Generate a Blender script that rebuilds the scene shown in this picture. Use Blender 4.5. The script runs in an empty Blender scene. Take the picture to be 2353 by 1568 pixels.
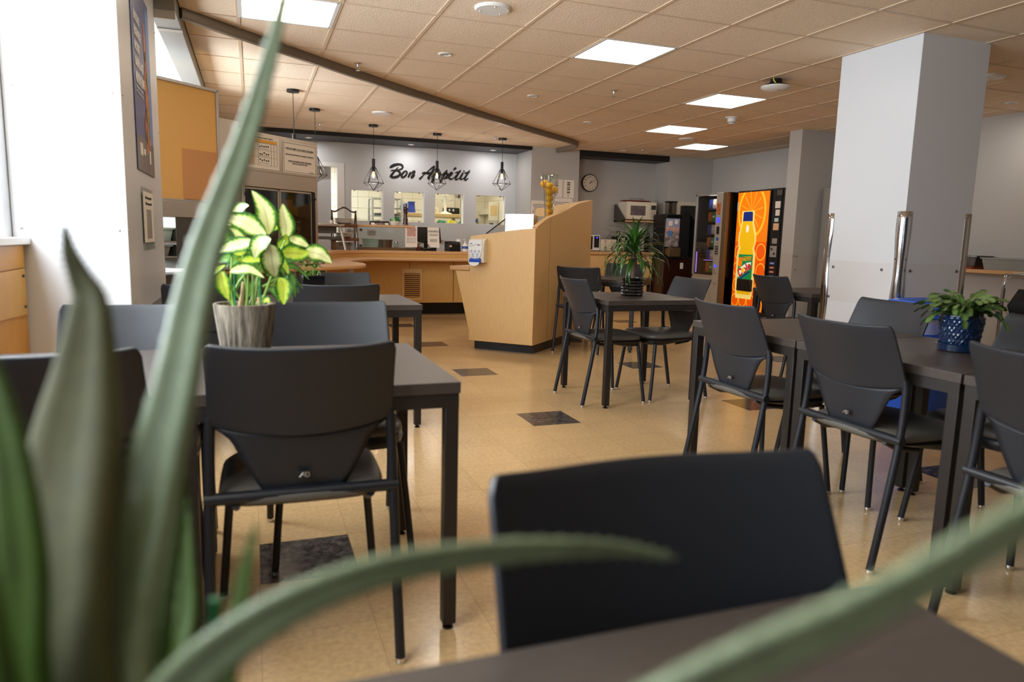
import bpy, bmesh, math, random
from mathutils import Vector, Matrix, Euler
random.seed(7)
PI = math.pi
sc = bpy.context.scene
col = sc.collection

# ------------------------------------------------------------------ camera
def rotm(pi, ro, ya):
    Rz = Matrix.Rotation(ya, 3, 'Z'); Rx = Matrix.Rotation(pi, 3, 'X'); Ry = Matrix.Rotation(ro, 3, 'Y')
    return Rz @ Rx @ Ry
R = rotm(-0.14444508, -0.0249273, -0.3514463)
cd = bpy.data.cameras.new('camera')
cam = bpy.data.objects.new('camera', cd); col.objects.link(cam)
M3 = Matrix((R.col[0], R.col[2], -R.col[1])).transposed()
cam.matrix_world = Matrix.Translation((0, 0, 1.14)) @ M3.to_4x4()
cd.sensor_width = 36.0
cd.lens = 1628.88 / 2353 * 36.0
cd.clip_start = 0.02; cd.clip_end = 200
cd.dof.use_dof = True
cd.dof.focus_distance = 6.0
cd.dof.aperture_fstop = 2.8
sc.camera = cam

# ------------------------------------------------------------------ view and world
sc.view_settings.view_transform = 'Standard'
sc.view_settings.look = 'None'
sc.view_settings.gamma = 1.0
sc.view_settings.use_curve_mapping = False
sc.view_settings.exposure = 0.14
w = bpy.data.worlds.new('sky'); sc.world = w
w.use_nodes = True
bg = w.node_tree.nodes['Background']
bg.inputs['Color'].default_value = (0.72, 0.86, 1.0, 1)
bg.inputs['Strength'].default_value = 0.5
sc.cycles.max_bounces = 8
sc.cycles.diffuse_bounces = 5
sc.cycles.glossy_bounces = 4
sc.cycles.transparent_max_bounces = 12
sc.cycles.sample_clamp_indirect = 4.0
sc.cycles.caustics_reflective = False
sc.cycles.caustics_refractive = False
sc.cycles.use_denoising = True

def area(name, loc, rot, sx, sy, power, color):
    l = bpy.data.lights.new(name, 'AREA'); l.shape = 'RECTANGLE'; l.size = sx; l.size_y = sy
    l.energy = power; l.color = color
    o = bpy.data.objects.new(name, l); col.objects.link(o); o.location = loc; o.rotation_euler = rot
    return o
DAY = (0.86, 0.94, 1.0)
WARM = (1.0, 0.93, 0.84)
# daylight in the window openings of the left wall (beside and behind the camera) and of the bay
for i, (y0, y1, p) in enumerate([(1.95, 3.5, 112), (0.25, 1.8, 64), (-1.45, 0.1, 6), (-3.1, -1.6, 3)]):
    area('window_daylight', (-1.06, (y0 + y1) / 2, 1.80), (0, -PI / 2, 0), 1.36, y1 - y0 - 0.02, p, DAY)
area('bay_daylight', (-1.93, 6.4, 1.75), (0, -PI / 2, 0), 1.5, 2.4, 230, DAY)
area('kitchen_tube_light', (2.6, 12.0, 2.5), (0, 0, 0), 2.6, 0.5, 42, (1.0, 0.88, 0.68))
area('kitchen_door_fill', (0.9, 12.6, 2.4), (0, 0, 0), 0.5, 0.5, 34, (0.85, 0.93, 1.0))  # added light that whitens the strip beside the kitchen doorway

# downlights in the soffit over the servery and in the ceiling
for x in (0.801, 2.306, 3.617):
    a_ = area('soffit_downlight', (x, 10.95, 2.495), (0, 0, 0), 0.07, 0.07, 4.0, (1.0, 0.97, 0.95))
for x, y in ((1.465, 5.686), (2.687, 6.903), (3.887, 8.103), (6.968, 5.075)):
    a_ = area('ceiling_downlight', (x, y, 2.545), (0, 0, 0), 0.06, 0.06, 5, WARM)
# ------------------------------------------------------------------ materials
def lin(c):
    out = []
    for v in c[:3]:
        v = v / 255.0
        out.append(v / 12.92 if v <= 0.04045 else ((v + 0.055) / 1.055) ** 2.4)
    return (out[0], out[1], out[2], 1.0)
def mat(name, rgb, rough=0.6, metal=0.0, noise=0.0, nscale=30.0, bump=0.0, bscale=200.0, emit=None, estr=0.0, alpha=1.0,
        trans=0.0, coat=0.0, ior=1.45, stretch=None, spec=0.5):
    m = bpy.data.materials.new(name); m.use_nodes = True
    nt = m.node_tree; b = nt.nodes['Principled BSDF']
    c = lin(rgb)
    b.inputs['Base Color'].default_value = c
    b.inputs['Roughness'].default_value = rough
    b.inputs['Metallic'].default_value = metal
    b.inputs['Coat Weight'].default_value = coat
    b.inputs['IOR'].default_value = ior
    b.inputs['Specular IOR Level'].default_value = spec
    b.inputs['Transmission Weight'].default_value = trans
    b.inputs['Alpha'].default_value = alpha
    if emit:
        b.inputs['Emission Color'].default_value = lin(emit); b.inputs['Emission Strength'].default_value = estr
    if noise or bump:
        tc = nt.nodes.new('ShaderNodeTexCoord')
        mp = nt.nodes.new('ShaderNodeMapping')
        nt.links.new(tc.outputs['Object'], mp.inputs['Vector'])
        if stretch: mp.inputs['Scale'].default_value = stretch
    if noise:
        n = nt.nodes.new('ShaderNodeTexNoise'); n.inputs['Scale'].default_value = nscale; n.inputs['Detail'].default_value = 5
        nt.links.new(mp.outputs['Vector'], n.inputs['Vector'])
        r = nt.nodes.new('ShaderNodeMapRange'); r.inputs['From Min'].default_value = 0.3; r.inputs['From Max'].default_value = 0.7
        r.inputs['To Min'].default_value = 1 - noise; r.inputs['To Max'].default_value = 1 + noise
        nt.links.new(n.outputs['Fac'], r.inputs['Value'])
        v = nt.nodes.new('ShaderNodeVectorMath'); v.operation = 'SCALE'; v.inputs[0].default_value = c[:3]
        nt.links.new(r.outputs['Result'], v.inputs['Scale'])
        nt.links.new(v.outputs['Vector'], b.inputs['Base Color'])
    if bump:
        n2 = nt.nodes.new('ShaderNodeTexNoise'); n2.inputs['Scale'].default_value = bscale; n2.inputs['Detail'].default_value = 3
        nt.links.new(mp.outputs['Vector'], n2.inputs['Vector'])
        bp = nt.nodes.new('ShaderNodeBump'); bp.inputs['Strength'].default_value = bump; bp.inputs['Distance'].default_value = 0.003
        nt.links.new(n2.outputs['Fac'], bp.inputs['Height'])
        nt.links.new(bp.outputs['Normal'], b.inputs['Normal'])
    return m

M = {}
M['wall'] = mat('painted wall', (180, 176, 172), 0.55, bump=0.12, bscale=120)
M['wall_grey'] = mat('grey painted wall', (202, 204, 206), 0.55, bump=0.1, bscale=120)
M['panel'] = mat('white laminate panel', (208, 210, 214), 0.32)
M['soffit'] = mat('dark grey soffit paint', (72, 74, 80), 0.6)
M['black_band'] = mat('black paint', (22, 20, 20), 0.6)
M['tee'] = mat('beige ceiling grid', (214, 192, 166), 0.5)
M['band'] = mat('taupe steel band', (120, 108, 92), 0.42, metal=0.2)
M['duct'] = mat('grey bulkhead steel', (140, 140, 136), 0.4, metal=0.3)
M['maple'] = mat('maple laminate', (216, 178, 122), 0.38, noise=0.055, nscale=7, stretch=(14, 14, 1.2))
M['maple_edge'] = mat('solid maple edge', (205, 160, 112), 0.35, noise=0.07, nscale=9, stretch=(3, 3, 10))
M['maple_dark'] = mat('aged maple laminate', (206, 160, 92), 0.4, noise=0.06, nscale=7, stretch=(12, 12, 1.2))
M['sillwood'] = mat('yellow oak laminate', (205, 158, 82), 0.4, noise=0.05, nscale=12)
M['sillwood2'] = mat('orange oak laminate', (202, 142, 48), 0.4, noise=0.05, nscale=12)
M['black'] = mat('black plastic', (16, 16, 17), 0.35)
M['blackmatte'] = mat('matte black', (14, 13, 13), 0.7)
M['toe'] = mat('black rubber base', (20, 20, 22), 0.3)
M['chair_plastic'] = mat('charcoal chair plastic', (30, 34, 41), 0.40, spec=0.5, bump=0.25, bscale=700)
M['chair_metal'] = mat('charcoal powder coat', (24, 27, 33), 0.38, spec=0.5, bump=0.1, bscale=500)
M['cushion'] = mat('dark grey vinyl', (84, 80, 74), 0.42, bump=0.1, bscale=300)
M['chrome'] = mat('chrome', (215, 215, 218), 0.12, metal=1.0)
M['steel'] = mat('brushed stainless steel', (200, 188, 172), 0.30, metal=0.9, noise=0.04, nscale=40, stretch=(1, 1, 30))
M['steel_dark'] = mat('dark steel', (100, 96, 92), 0.35, metal=0.8)
M['desk'] = mat('dark ash laminate', (64, 57, 53), 0.36, noise=0.16, nscale=10, stretch=(2, 30, 2))
M['desk_leg'] = mat('dark bronze table frame', (32, 28, 26), 0.45, noise=0.05, nscale=60)
M['white'] = mat('white plastic', (228, 228, 226), 0.35)
M['cream'] = mat('cream plastic', (222, 212, 192), 0.4)
M['ceramic'] = mat('white ceramic', (230, 222, 208), 0.2)
M['paper'] = mat('printed paper', (232, 222, 208), 0.6)
M['ink'] = mat('printed ink', (50, 44, 44), 0.7)
def glassmat(name, tint, rough, base=0.04, edge=0.6, film=None):
    m = bpy.data.materials.new(name); m.use_nodes = True; nt = m.node_tree; nt.nodes.clear()
    out = nt.nodes.new('ShaderNodeOutputMaterial'); tr = nt.nodes.new('ShaderNodeBsdfTransparent'); gl = nt.nodes.new('ShaderNodeBsdfGlossy')
    mx = nt.nodes.new('ShaderNodeMixShader'); lw = nt.nodes.new('ShaderNodeLayerWeight'); mr = nt.nodes.new('ShaderNodeMapRange')
    tr.inputs['Color'].default_value = lin(tint); gl.inputs['Roughness'].default_value = rough; lw.inputs['Blend'].default_value = 0.35
    mr.inputs['To Min'].default_value = base; mr.inputs['To Max'].default_value = edge
    L = nt.links; L.new(lw.outputs['Facing'], mr.inputs['Value']); L.new(mr.outputs['Result'], mx.inputs['Fac'])
    L.new(tr.outputs[0], mx.inputs[1]); L.new(gl.outputs[0], mx.inputs[2]); L.new(mx.outputs[0], out.inputs['Surface'])
    return m
M['glass'] = glassmat('clear glass', (246, 250, 249), 0.02, 0.03, 0.25)
M['vase_glass'] = glassmat('vase glass', (244, 248, 246), 0.02, 0.03, 0.55)
M['smoked'] = glassmat('smoked glass', (196, 190, 184), 0.04, 0.03, 0.22)
M['display_glass'] = glassmat('display glass', (222, 220, 218), 0.03, 0.02, 0.2)
M['emit'] = mat('lit diffuser', (255, 255, 255), 0.5, emit=(255, 240, 220), estr=7.0)
M['downlight'] = mat('lit lamp face', (255, 255, 255), 0.5, emit=(255, 246, 230), estr=1.0)
M['bulb'] = mat('glowing bulb glass', (255, 220, 180), 0.2, emit=(255, 196, 130), estr=2.6)
M['filament'] = mat('hot filament', (255, 240, 220), 0.2, emit=(255, 225, 190), estr=20.0)
M['blue'] = mat('blue plastic', (30, 82, 190), 0.38)
M['navy'] = mat('navy glazed ceramic', (8, 32, 62), 0.12, coat=0.8)
M['blackglaze'] = mat('black glazed ceramic', (14, 14, 16), 0.12, coat=0.6)
M['soil'] = mat('potting soil', (52, 38, 28), 0.9, noise=0.3, nscale=80)
M['lemon'] = mat('orange yellow fruit', (240, 168, 20), 0.4, bump=0.3, bscale=150)
M['cork'] = mat('cork board', (226, 174, 100), 0.8, noise=0.08, nscale=160)
M['cork2'] = mat('kraft paper sheet', (202, 144, 92), 0.7)
M['alu'] = mat('satin aluminium', (186, 182, 176), 0.35, metal=0.7)
M['tub'] = mat('grey plastic tub', (148, 152, 148), 0.45)
M['tubtan'] = mat('brown plastic tub', (118, 84, 62), 0.45)
M['mint'] = mat('pale mint plastic', (190, 216, 210), 0.4)
M['redtray'] = mat('red brown tray', (138, 56, 28), 0.4)
M['darkwood'] = mat('dark turned wood', (52, 24, 16), 0.3, coat=0.4)
M['wicker'] = mat('woven wicker', (104, 62, 28), 0.55, noise=0.5, nscale=14, stretch=(6, 6, 30), bump=0.8, bscale=90)
M['tile'] = mat('tiled kitchen wall', (232, 224, 206), 0.25)
M['bench'] = mat('butcher block', (214, 182, 132), 0.45, noise=0.08, nscale=14)
M['bluebag'] = mat('blue pitcher plastic', (48, 62, 150), 0.35)
M['green'] = mat('green cloth', (18, 104, 62), 0.6)
M['yellow'] = mat('yellow cloth', (222, 206, 56), 0.6)
M['bronze'] = mat('bronze trim', (120, 96, 66), 0.35, metal=0.5)
M['silverp'] = mat('silver painted panel', (172, 164, 152), 0.4, metal=0.3)
M['clearpanel'] = glassmat('clear plastic guard', (255, 254, 253), 0.12, 0.008, 0.04)
M['grille'] = mat('brown vent shade and seam', (74, 42, 18), 0.7)

# dieffenbachia, dracaena, cactus, aloe leaves
def leafmat(name, inner, outer, edge0, edge1, rough=0.4, stripes=0.0, blotch=0.0):
    """Colour across the blade from the UV: u is 0 at the midrib, 1 at the margin."""
    m = bpy.data.materials.new(name); m.use_nodes = True
    nt = m.node_tree; b = nt.nodes['Principled BSDF']; b.inputs['Roughness'].default_value = rough
    uv = nt.nodes.new('ShaderNodeUVMap')
    sep = nt.nodes.new('ShaderNodeSeparateXYZ'); nt.links.new(uv.outputs['UV'], sep.inputs[0])
    tc = nt.nodes.new('ShaderNodeTexCoord')
    n = nt.nodes.new('ShaderNodeTexNoise'); n.inputs['Scale'].default_value = 90; n.inputs['Detail'].default_value = 4
    nt.links.new(tc.outputs['Object'], n.inputs['Vector'])
    ad = nt.nodes.new('ShaderNodeMath'); ad.operation = 'MULTIPLY_ADD'; ad.inputs[1].default_value = 0.45 + blotch; ad.inputs[2].default_value = -0.22 - blotch / 2
    nt.links.new(n.outputs['Fac'], ad.inputs[0])
    ph = nt.nodes.new('ShaderNodeMath'); ph.operation = 'MULTIPLY'; ph.inputs[1].default_value = 62; nt.links.new(sep.outputs['Y'], ph.inputs[0])
    p2 = nt.nodes.new('ShaderNodeMath'); p2.operation = 'MULTIPLY_ADD'; p2.inputs[1].default_value = -9; nt.links.new(sep.outputs['X'], p2.inputs[0]); nt.links.new(ph.outputs[0], p2.inputs[2])
    sn = nt.nodes.new('ShaderNodeMath'); sn.operation = 'SINE'; nt.links.new(p2.outputs[0], sn.inputs[0])
    s2 = nt.nodes.new('ShaderNodeMath'); s2.operation = 'MULTIPLY_ADD'; s2.inputs[1].default_value = 0.03; nt.links.new(sn.outputs[0], s2.inputs[0]); nt.links.new(ad.outputs[0], s2.inputs[2])
    a2 = nt.nodes.new('ShaderNodeMath'); a2.operation = 'ADD'
    nt.links.new(s2.outputs[0], a2.inputs[0]); nt.links.new(sep.outputs['X'], a2.inputs[1])
    r = nt.nodes.new('ShaderNodeMapRange'); r.inputs['From Min'].default_value = edge0; r.inputs['From Max'].default_value = edge1
    nt.links.new(a2.outputs[0], r.inputs['Value'])
    mx = nt.nodes.new('ShaderNodeValToRGB'); nt.links.new(r.outputs['Result'], mx.inputs['Fac'])
    ci, co = lin(inner), lin(outer); cr = mx.color_ramp
    cr.elements[0].position = 0.0; cr.elements[0].color = ci; cr.elements[1].position = 1.0; cr.elements[1].color = co
    e = cr.elements.new(0.5); e.color = tuple(.45 * ci[i] * (.75, 1.05, .3, 1)[i] + .55 * co[i] * (1.6, 1.9, .8, 1)[i] for i in range(3)) + (1.0,)
    rib = nt.nodes.new('ShaderNodeMapRange'); rib.inputs['From Min'].default_value = 0.0; rib.inputs['From Max'].default_value = 0.09
    rib.inputs['To Min'].default_value = 0.62; rib.inputs['To Max'].default_value = 1.0; nt.links.new(sep.outputs['X'], rib.inputs['Value'])
    v = nt.nodes.new('ShaderNodeVectorMath'); v.operation = 'SCALE'; nt.links.new(mx.outputs['Color'], v.inputs[0]); nt.links.new(rib.outputs['Result'], v.inputs['Scale'])
    nt.links.new(v.outputs['Vector'], b.inputs['Base Color'])
    b.inputs['Subsurface Weight'].default_value = 0.0
    return m
M['dief'] = leafmat('cream variegated leaf', (236, 238, 172), (40, 96, 26), 0.52, 0.84)
M['dief2'] = leafmat('lime variegated leaf', (190, 206, 70), (40, 96, 28), 0.45, 0.85, blotch=0.3)
M['dief3'] = leafmat('dark green leaf', (120, 160, 80), (44, 84, 56), 0.3, 0.8, blotch=0.4)
M['stem'] = mat('leaf stem', (128, 160, 70), 0.5)
M['woodystem'] = mat('woody stem', (168, 144, 100), 0.7, noise=0.3, nscale=60)
M['drac'] = leafmat('glossy strap leaf', (60, 98, 40), (36, 66, 26), 0.3, 0.9, rough=0.28)
M['trunk'] = mat('ringed trunk', (112, 92, 76), 0.8, noise=0.35, nscale=40, stretch=(1, 1, 8))
M['cact'] = leafmat('toothed succulent leaf', (88, 108, 60), (52, 72, 32), 0.4, 0.9)
M['fern'] = leafmat('small herb leaf', (120, 150, 70), (70, 104, 44), 0.3, 0.9)
M['aloe'] = mat('pale aloe skin', (122, 136, 106), 0.36, noise=0.12, nscale=60)
M['aloe_dark'] = mat('olive aloe skin', (70, 70, 38), 0.75, noise=0.15, nscale=50)
M['aloe_lit'] = mat('aloe skin paled as window light', (122, 138, 108), 0.32, coat=0.4, noise=0.12, nscale=60)  # leaf base paled to stand in for window light on its flank
M['aloe_lime'] = mat('lime aloe skin', (62, 88, 20), 0.6, noise=0.15, nscale=50)
M['stake'] = mat('green plastic stake', (8, 120, 70), 0.4)

# bark-textured pot
M['barkpot'] = mat('grooved concrete pot', (122, 112, 98), 0.85, noise=0.75, nscale=8, stretch=(9, 9, 0.7), bump=1.0, bscale=40)

# floor: vinyl tiles, one dark tile in every five each way
def floor_mat():
    m = bpy.data.materials.new('vinyl floor tiles'); m.use_nodes = True
    nt = m.node_tree; L = nt.links; b = nt.nodes['Principled BSDF']
    tc = nt.nodes.new('ShaderNodeTexCoord'); sp = nt.nodes.new('ShaderNodeSeparateXYZ'); L.new(tc.outputs['Object'], sp.inputs[0])
    def math_(op, a, bval=None, c=None):
        n = nt.nodes.new('ShaderNodeMath'); n.operation = op
        for i, v in enumerate((a, bval, c)):
            if v is None: continue
            if isinstance(v, (int, float)): n.inputs[i].default_value = v
            else: L.new(v, n.inputs[i])
        return n.outputs[0]
    u = math_('DIVIDE', math_('ADD', sp.outputs['X'], 0.005 + 32.0), 0.32)
    v = math_('DIVIDE', math_('ADD', sp.outputs['Y'], -2.312 + 32.15), 0.3215)
    iu = math_('FLOOR', u); iv = math_('FLOOR', v)
    fu = math_('FRACT', u); fv = math_('FRACT', v)
    du = math_('LESS_THAN', math_('MODULO', iu, 5.0), 0.5); dv = math_('LESS_THAN', math_('MODULO', iv, 5.0), 0.5)
    dark = math_('MULTIPLY', du, dv)
    eu = math_('MINIMUM', fu, math_('SUBTRACT', 1.0, fu)); ev = math_('MINIMUM', fv, math_('SUBTRACT', 1.0, fv))
    seam = math_('LESS_THAN', math_('MINIMUM', eu, ev), 0.0035)
    cb = nt.nodes.new('ShaderNodeCombineXYZ'); L.new(iu, cb.inputs[0]); L.new(iv, cb.inputs[1])
    wn = nt.nodes.new('ShaderNodeTexWhiteNoise'); wn.noise_dimensions = '2D'; L.new(cb.outputs[0], wn.inputs['Vector'])
    n1 = nt.nodes.new('ShaderNodeTexNoise'); n1.inputs['Scale'].default_value = 55; n1.inputs['Detail'].default_value = 6; L.new(tc.outputs['Object'], n1.inputs['Vector'])
    n2 = nt.nodes.new('ShaderNodeTexNoise'); n2.inputs['Scale'].default_value = 2.2; n2.inputs['Detail'].default_value = 4; L.new(tc.outputs['Object'], n2.inputs['Vector'])
    k = math_('MULTIPLY_ADD', wn.outputs['Value'], 0.09, 0.70)
    k = math_('MULTIPLY_ADD', n1.outputs['Fac'], 0.60, k)
    k = math_('MULTIPLY_ADD', n2.outputs['Fac'], 0.24, k)
    k = math_('SUBTRACT', k, 0.15)
    base = nt.nodes.new('ShaderNodeMix'); base.data_type = 'RGBA'
    base.inputs['A'].default_value = lin((200, 168, 122)); base.inputs['B'].default_value = lin((54, 51, 52)); L.new(dark, base.inputs['Factor'])
    n3 = nt.nodes.new('ShaderNodeTexNoise'); n3.inputs['Scale'].default_value = 28; n3.inputs['Detail'].default_value = 9; n3.inputs['Roughness'].default_value = 0.75; L.new(tc.outputs['Object'], n3.inputs['Vector'])
    dr = nt.nodes.new('ShaderNodeValToRGB'); dr.color_ramp.elements[0].position = 0.42; dr.color_ramp.elements[0].color = lin((40, 38, 40)); dr.color_ramp.elements[1].position = 0.66; dr.color_ramp.elements[1].color = lin((112, 102, 94)); L.new(n3.outputs['Fac'], dr.inputs['Fac']); L.new(dr.outputs['Color'], base.inputs['B'])
    sc_ = nt.nodes.new('ShaderNodeVectorMath'); sc_.operation = 'SCALE'; L.new(base.outputs['Result'], sc_.inputs[0]); L.new(k, sc_.inputs['Scale'])
    sm = nt.nodes.new('ShaderNodeMix'); sm.data_type = 'RGBA'; L.new(seam, sm.inputs['Factor']); L.new(sc_.outputs[0], sm.inputs['A'])
    sm.inputs['B'].default_value = lin((172, 140, 98))
    L.new(sm.outputs['Result'], b.inputs['Base Color'])
    L.new(math_('MULTIPLY_ADD', n2.outputs['Fac'], 0.14, 0.13), b.inputs['Roughness'])
    b.inputs['Specular IOR Level'].default_value = 0.5
    bp = nt.nodes.new('ShaderNodeBump'); bp.inputs['Strength'].default_value = 0.05; bp.inputs['Distance'].default_value = 0.002
    L.new(n1.outputs['Fac'], bp.inputs['Height']); L.new(bp.outputs['Normal'], b.inputs['Normal'])
    return m
M['floor'] = floor_mat()
M['ceiling'] = mat('textured acoustic tile', (238, 217, 192), 0.85, noise=0.05, nscale=180, bump=1.0, bscale=110)
M['grout'] = mat('grout', (208, 200, 182), 0.8)

# ------------------------------------------------------------------ mesh helpers
SPLIT = {'screw', 'rail_support', 'latch', 'edge_trim', 'leg', 'upright', 'post', 'knob', 'bracket', 'shelf', 'key', 'button', 'sticker', 'coin_plate',
         'coin_slot', 'tier', 'scroll', 'outlet', 'clip', 'panel_seam', 'glow_strip', 'cart_shelf', 'support_stake', 'bean_hopper', 'woody_stem', 'rail', 'poster_logo', 'seat_bracket'}
class MB:
    def __init__(s): s.bm = bmesh.new(); s.mi = 0; s.uv = None
    def face(s, vs):
        try: f = s.bm.faces.new(vs)
        except ValueError: return None
        f.material_index = s.mi; f.smooth = True
        return f
    def box(s, c, d, rot=None):
        c = Vector(c); h = Vector(d) / 2
        vs = []
        for z in (-1, 1):
            for x, y in ((-1, -1), (1, -1), (1, 1), (-1, 1)):
                p = Vector((x * h.x, y * h.y, z * h.z))
                if rot is not None: p = rot @ p
                vs.append(s.bm.verts.new(c + p))
        for f in ((3, 2, 1, 0), (4, 5, 6, 7), (0, 1, 5, 4), (1, 2, 6, 5), (2, 3, 7, 6), (3, 0, 4, 7)): s.face([vs[i] for i in f])
        return s
    def span(s, x0, x1, y0, y1, z0, z1):
        return s.box(((x0 + x1) / 2, (y0 + y1) / 2, (z0 + z1) / 2), (abs(x1 - x0), abs(y1 - y0), abs(z1 - z0)))
    def rings(s, rings, cap0=True, cap1=True, closed=True):
        rr = [[s.bm.verts.new(p) for p in r] for r in rings]
        n = len(rr[0])
        for a, b in zip(rr, rr[1:]):
            for i in range(n if closed else n - 1): s.face([a[i], a[(i + 1) % n], b[(i + 1) % n], b[i]])
        if cap0: s.face(list(reversed(rr[0])))
        if cap1: s.face(rr[-1])
        return s
    def tube(s, pts, r, seg=10, caps=True, flat=1.0):
        pts = [Vector(p) for p in pts]; n = len(pts)
        rs = r if isinstance(r, (list, tuple)) else [r] * n
        rings = []; up = None
        for i, p in enumerate(pts):
            t = (pts[min(i + 1, n - 1)] - pts[max(i - 1, 0)]).normalized()
            if up is None:
                up = Vector((0, 0, 1)) if abs(t.z) < 0.9 else Vector((0, 1, 0))
            a = t.cross(up)
            if a.length < 1e-5: a = t.cross(Vector((1, 0, 0)))
            a.normalize(); b = t.cross(a).normalized(); up = -b if (-b).dot(up) > b.dot(up) else b
            b = a.cross(t).normalized(); up = b
            rings.append([p + (a * math.cos(2 * PI * k / seg) + b * math.sin(2 * PI * k / seg) * flat) * rs[i] for k in range(seg)])
        return s.rings(rings, caps, caps)
    def cyl(s, c, r, z0, z1, seg=24, r2=None):
        return s.lathe([(r, z0), (r if r2 is None else r2, z1)], c, seg)
    def lathe(s, prof, c=(0, 0), seg=24, caps=True):
        rings = [[Vector((c[0] + r * math.cos(2 * PI * k / seg), c[1] + r * math.sin(2 * PI * k / seg), z)) for k in range(seg)] for r, z in prof]
        return s.rings(rings, caps, caps)
    def prism(s, poly, z0, z1):
        n = len(poly)
        a = [s.bm.verts.new((p[0], p[1], z0)) for p in poly]; b = [s.bm.verts.new((p[0], p[1], z1)) for p in poly]
        s.face(list(reversed(a))); s.face(b)
        for i in range(n): s.face([a[i], a[(i + 1) % n], b[(i + 1) % n], b[i]])
        return s
    def slab(s, poly, o, ax, ay, nrm, t):
        """polygon (in 2D axes ax, ay from o) thickened by t along nrm"""
        o = Vector(o); ax = Vector(ax); ay = Vector(ay); nv = Vector(nrm) * t
        a = [s.bm.verts.new(o + ax * p[0] + ay * p[1]) for p in poly]; b = [s.bm.verts.new(o + ax * p[0] + ay * p[1] + nv) for p in poly]
        s.face(list(reversed(a))); s.face(b)
        n = len(poly)
        for i in range(n): s.face([a[i], a[(i + 1) % n], b[(i + 1) % n], b[i]])
        return s
    def grid(s, rows, uvs=None):
        vs = [[s.bm.verts.new(p) for p in r] for r in rows]
        if uvs is not None and s.uv is None: s.uv = s.bm.loops.layers.uv.new('UVMap')
        for i in range(len(vs) - 1):
            for j in range(len(vs[0]) - 1):
                f = s.face([vs[i][j], vs[i][j + 1], vs[i + 1][j + 1], vs[i + 1][j]])
                if f and uvs is not None:
                    for lp, (a, b) in zip(f.loops, ((i, j), (i, j + 1), (i + 1, j + 1), (i + 1, j))): lp[s.uv].uv = uvs[a][b]
        return s
    def ball(s, c, r, sc_=(1, 1, 1), seg=16, rings=10):
        c = Vector(c); rr = []
        for i in range(1, rings):
            th = PI * i / rings
            rr.append([c + Vector((math.sin(th) * math.cos(2 * PI * k / seg) * sc_[0], math.sin(th) * math.sin(2 * PI * k / seg) * sc_[1], math.cos(th) * sc_[2])) * r for k in range(seg)])
        return s.rings(rr)
    def loose(s):
        seen = set(); comps = []
        for v in s.bm.verts:
            if v in seen: continue
            st = [v]; seen.add(v); c = []
            while st:
                q = st.pop(); c.append(q)
                for e in q.link_edges:
                    o = e.other_vert(q)
                    if o not in seen: seen.add(o); st.append(o)
            comps.append(c)
        return comps
    def build(s, name, mats, parent=None, sharp=35, bevel=0, solid=0, subd=0, kind=None):
        if parent is not None and name in SPLIT:
            comps = s.loose()
            if len(comps) > 1:                    # each countable piece becomes a part of its own
                first = None
                for c in comps:
                    q = MB(); mp = {v: q.bm.verts.new(v.co) for v in c}; fs = set()
                    for v in c: fs.update(v.link_faces)
                    for fc in fs:
                        nf = q.bm.faces.new([mp[v] for v in fc.verts]); nf.smooth = True; nf.material_index = fc.material_index
                    o = q.build(name, mats, parent, sharp, bevel, solid, subd, kind); first = first or o
                s.bm.free(); return first
        me = bpy.data.meshes.new(name)
        bmesh.ops.recalc_face_normals(s.bm, faces=s.bm.faces[:])
        s.bm.to_mesh(me); s.bm.free()
        for m in (mats if isinstance(mats, (list, tuple)) else [mats]): me.materials.append(M[m] if isinstance(m, str) else m)
        me.set_sharp_from_angle(angle=math.radians(sharp))
        o = bpy.data.objects.new(name, me); col.objects.link(o)
        if parent: o.parent = parent
        if solid:
            md = o.modifiers.new('thickness', 'SOLIDIFY'); md.thickness = solid; md.offset = 0
        if bevel:
            md = o.modifiers.new('bevel', 'BEVEL'); md.width = bevel; md.segments = 2; md.limit_method = 'ANGLE'; md.angle_limit = math.radians(40)
        if subd:
            md = o.modifiers.new('smooth', 'SUBSURF'); md.levels = subd; md.render_levels = subd
        if kind: o['kind'] = kind
        return o

def thing(name, label, cat, loc=(0, 0, 0), rz=0, group=None):
    o = bpy.data.objects.new(name, None); col.objects.link(o); o.empty_display_size = 0.1
    o.location = loc; o.rotation_euler = (0, 0, rz)
    o['label'] = label; o['category'] = cat
    if group: o['group'] = group
    return o
def tag(o, label, cat, group=None, loc=None, rz=None):
    o['label'] = label; o['category'] = cat
    if group: o['group'] = group
    if loc is not None: o.location = loc
    if rz is not None: o.rotation_euler = (0, 0, rz)
    return o
def struct(o): o['kind'] = 'structure'; return o
def dup(root, loc=None, rz=None, label=None, group=None):
    r = root.copy(); col.objects.link(r)
    if loc is not None: r.location = loc
    if rz is not None: r.rotation_euler = (0, 0, rz)
    if label: r['label'] = label
    if group: r['group'] = group
    for ch in list(root.children):
        c = ch.copy(); col.objects.link(c); c.parent = r
        for g in list(ch.children):
            d = g.copy(); col.objects.link(d); d.parent = c
    return r
def smooth_path(pts, n=6):
    """Catmull-Rom through tuples of any length"""
    out = []
    P = [pts[0]] + list(pts) + [pts[-1]]
    for i in range(1, len(P) - 2):
        a, b, c, d = P[i - 1], P[i], P[i + 1], P[i + 2]
        for k in range(n):
            t = k / n
            out.append(tuple(0.5 * ((2 * b[j]) + (-a[j] + c[j]) * t + (2 * a[j] - 5 * b[j] + 4 * c[j] - d[j]) * t * t + (-a[j] + 3 * b[j] - 3 * c[j] + d[j]) * t ** 3) for j in range(len(b))))
    out.append(tuple(pts[-1]))
    return out
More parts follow.
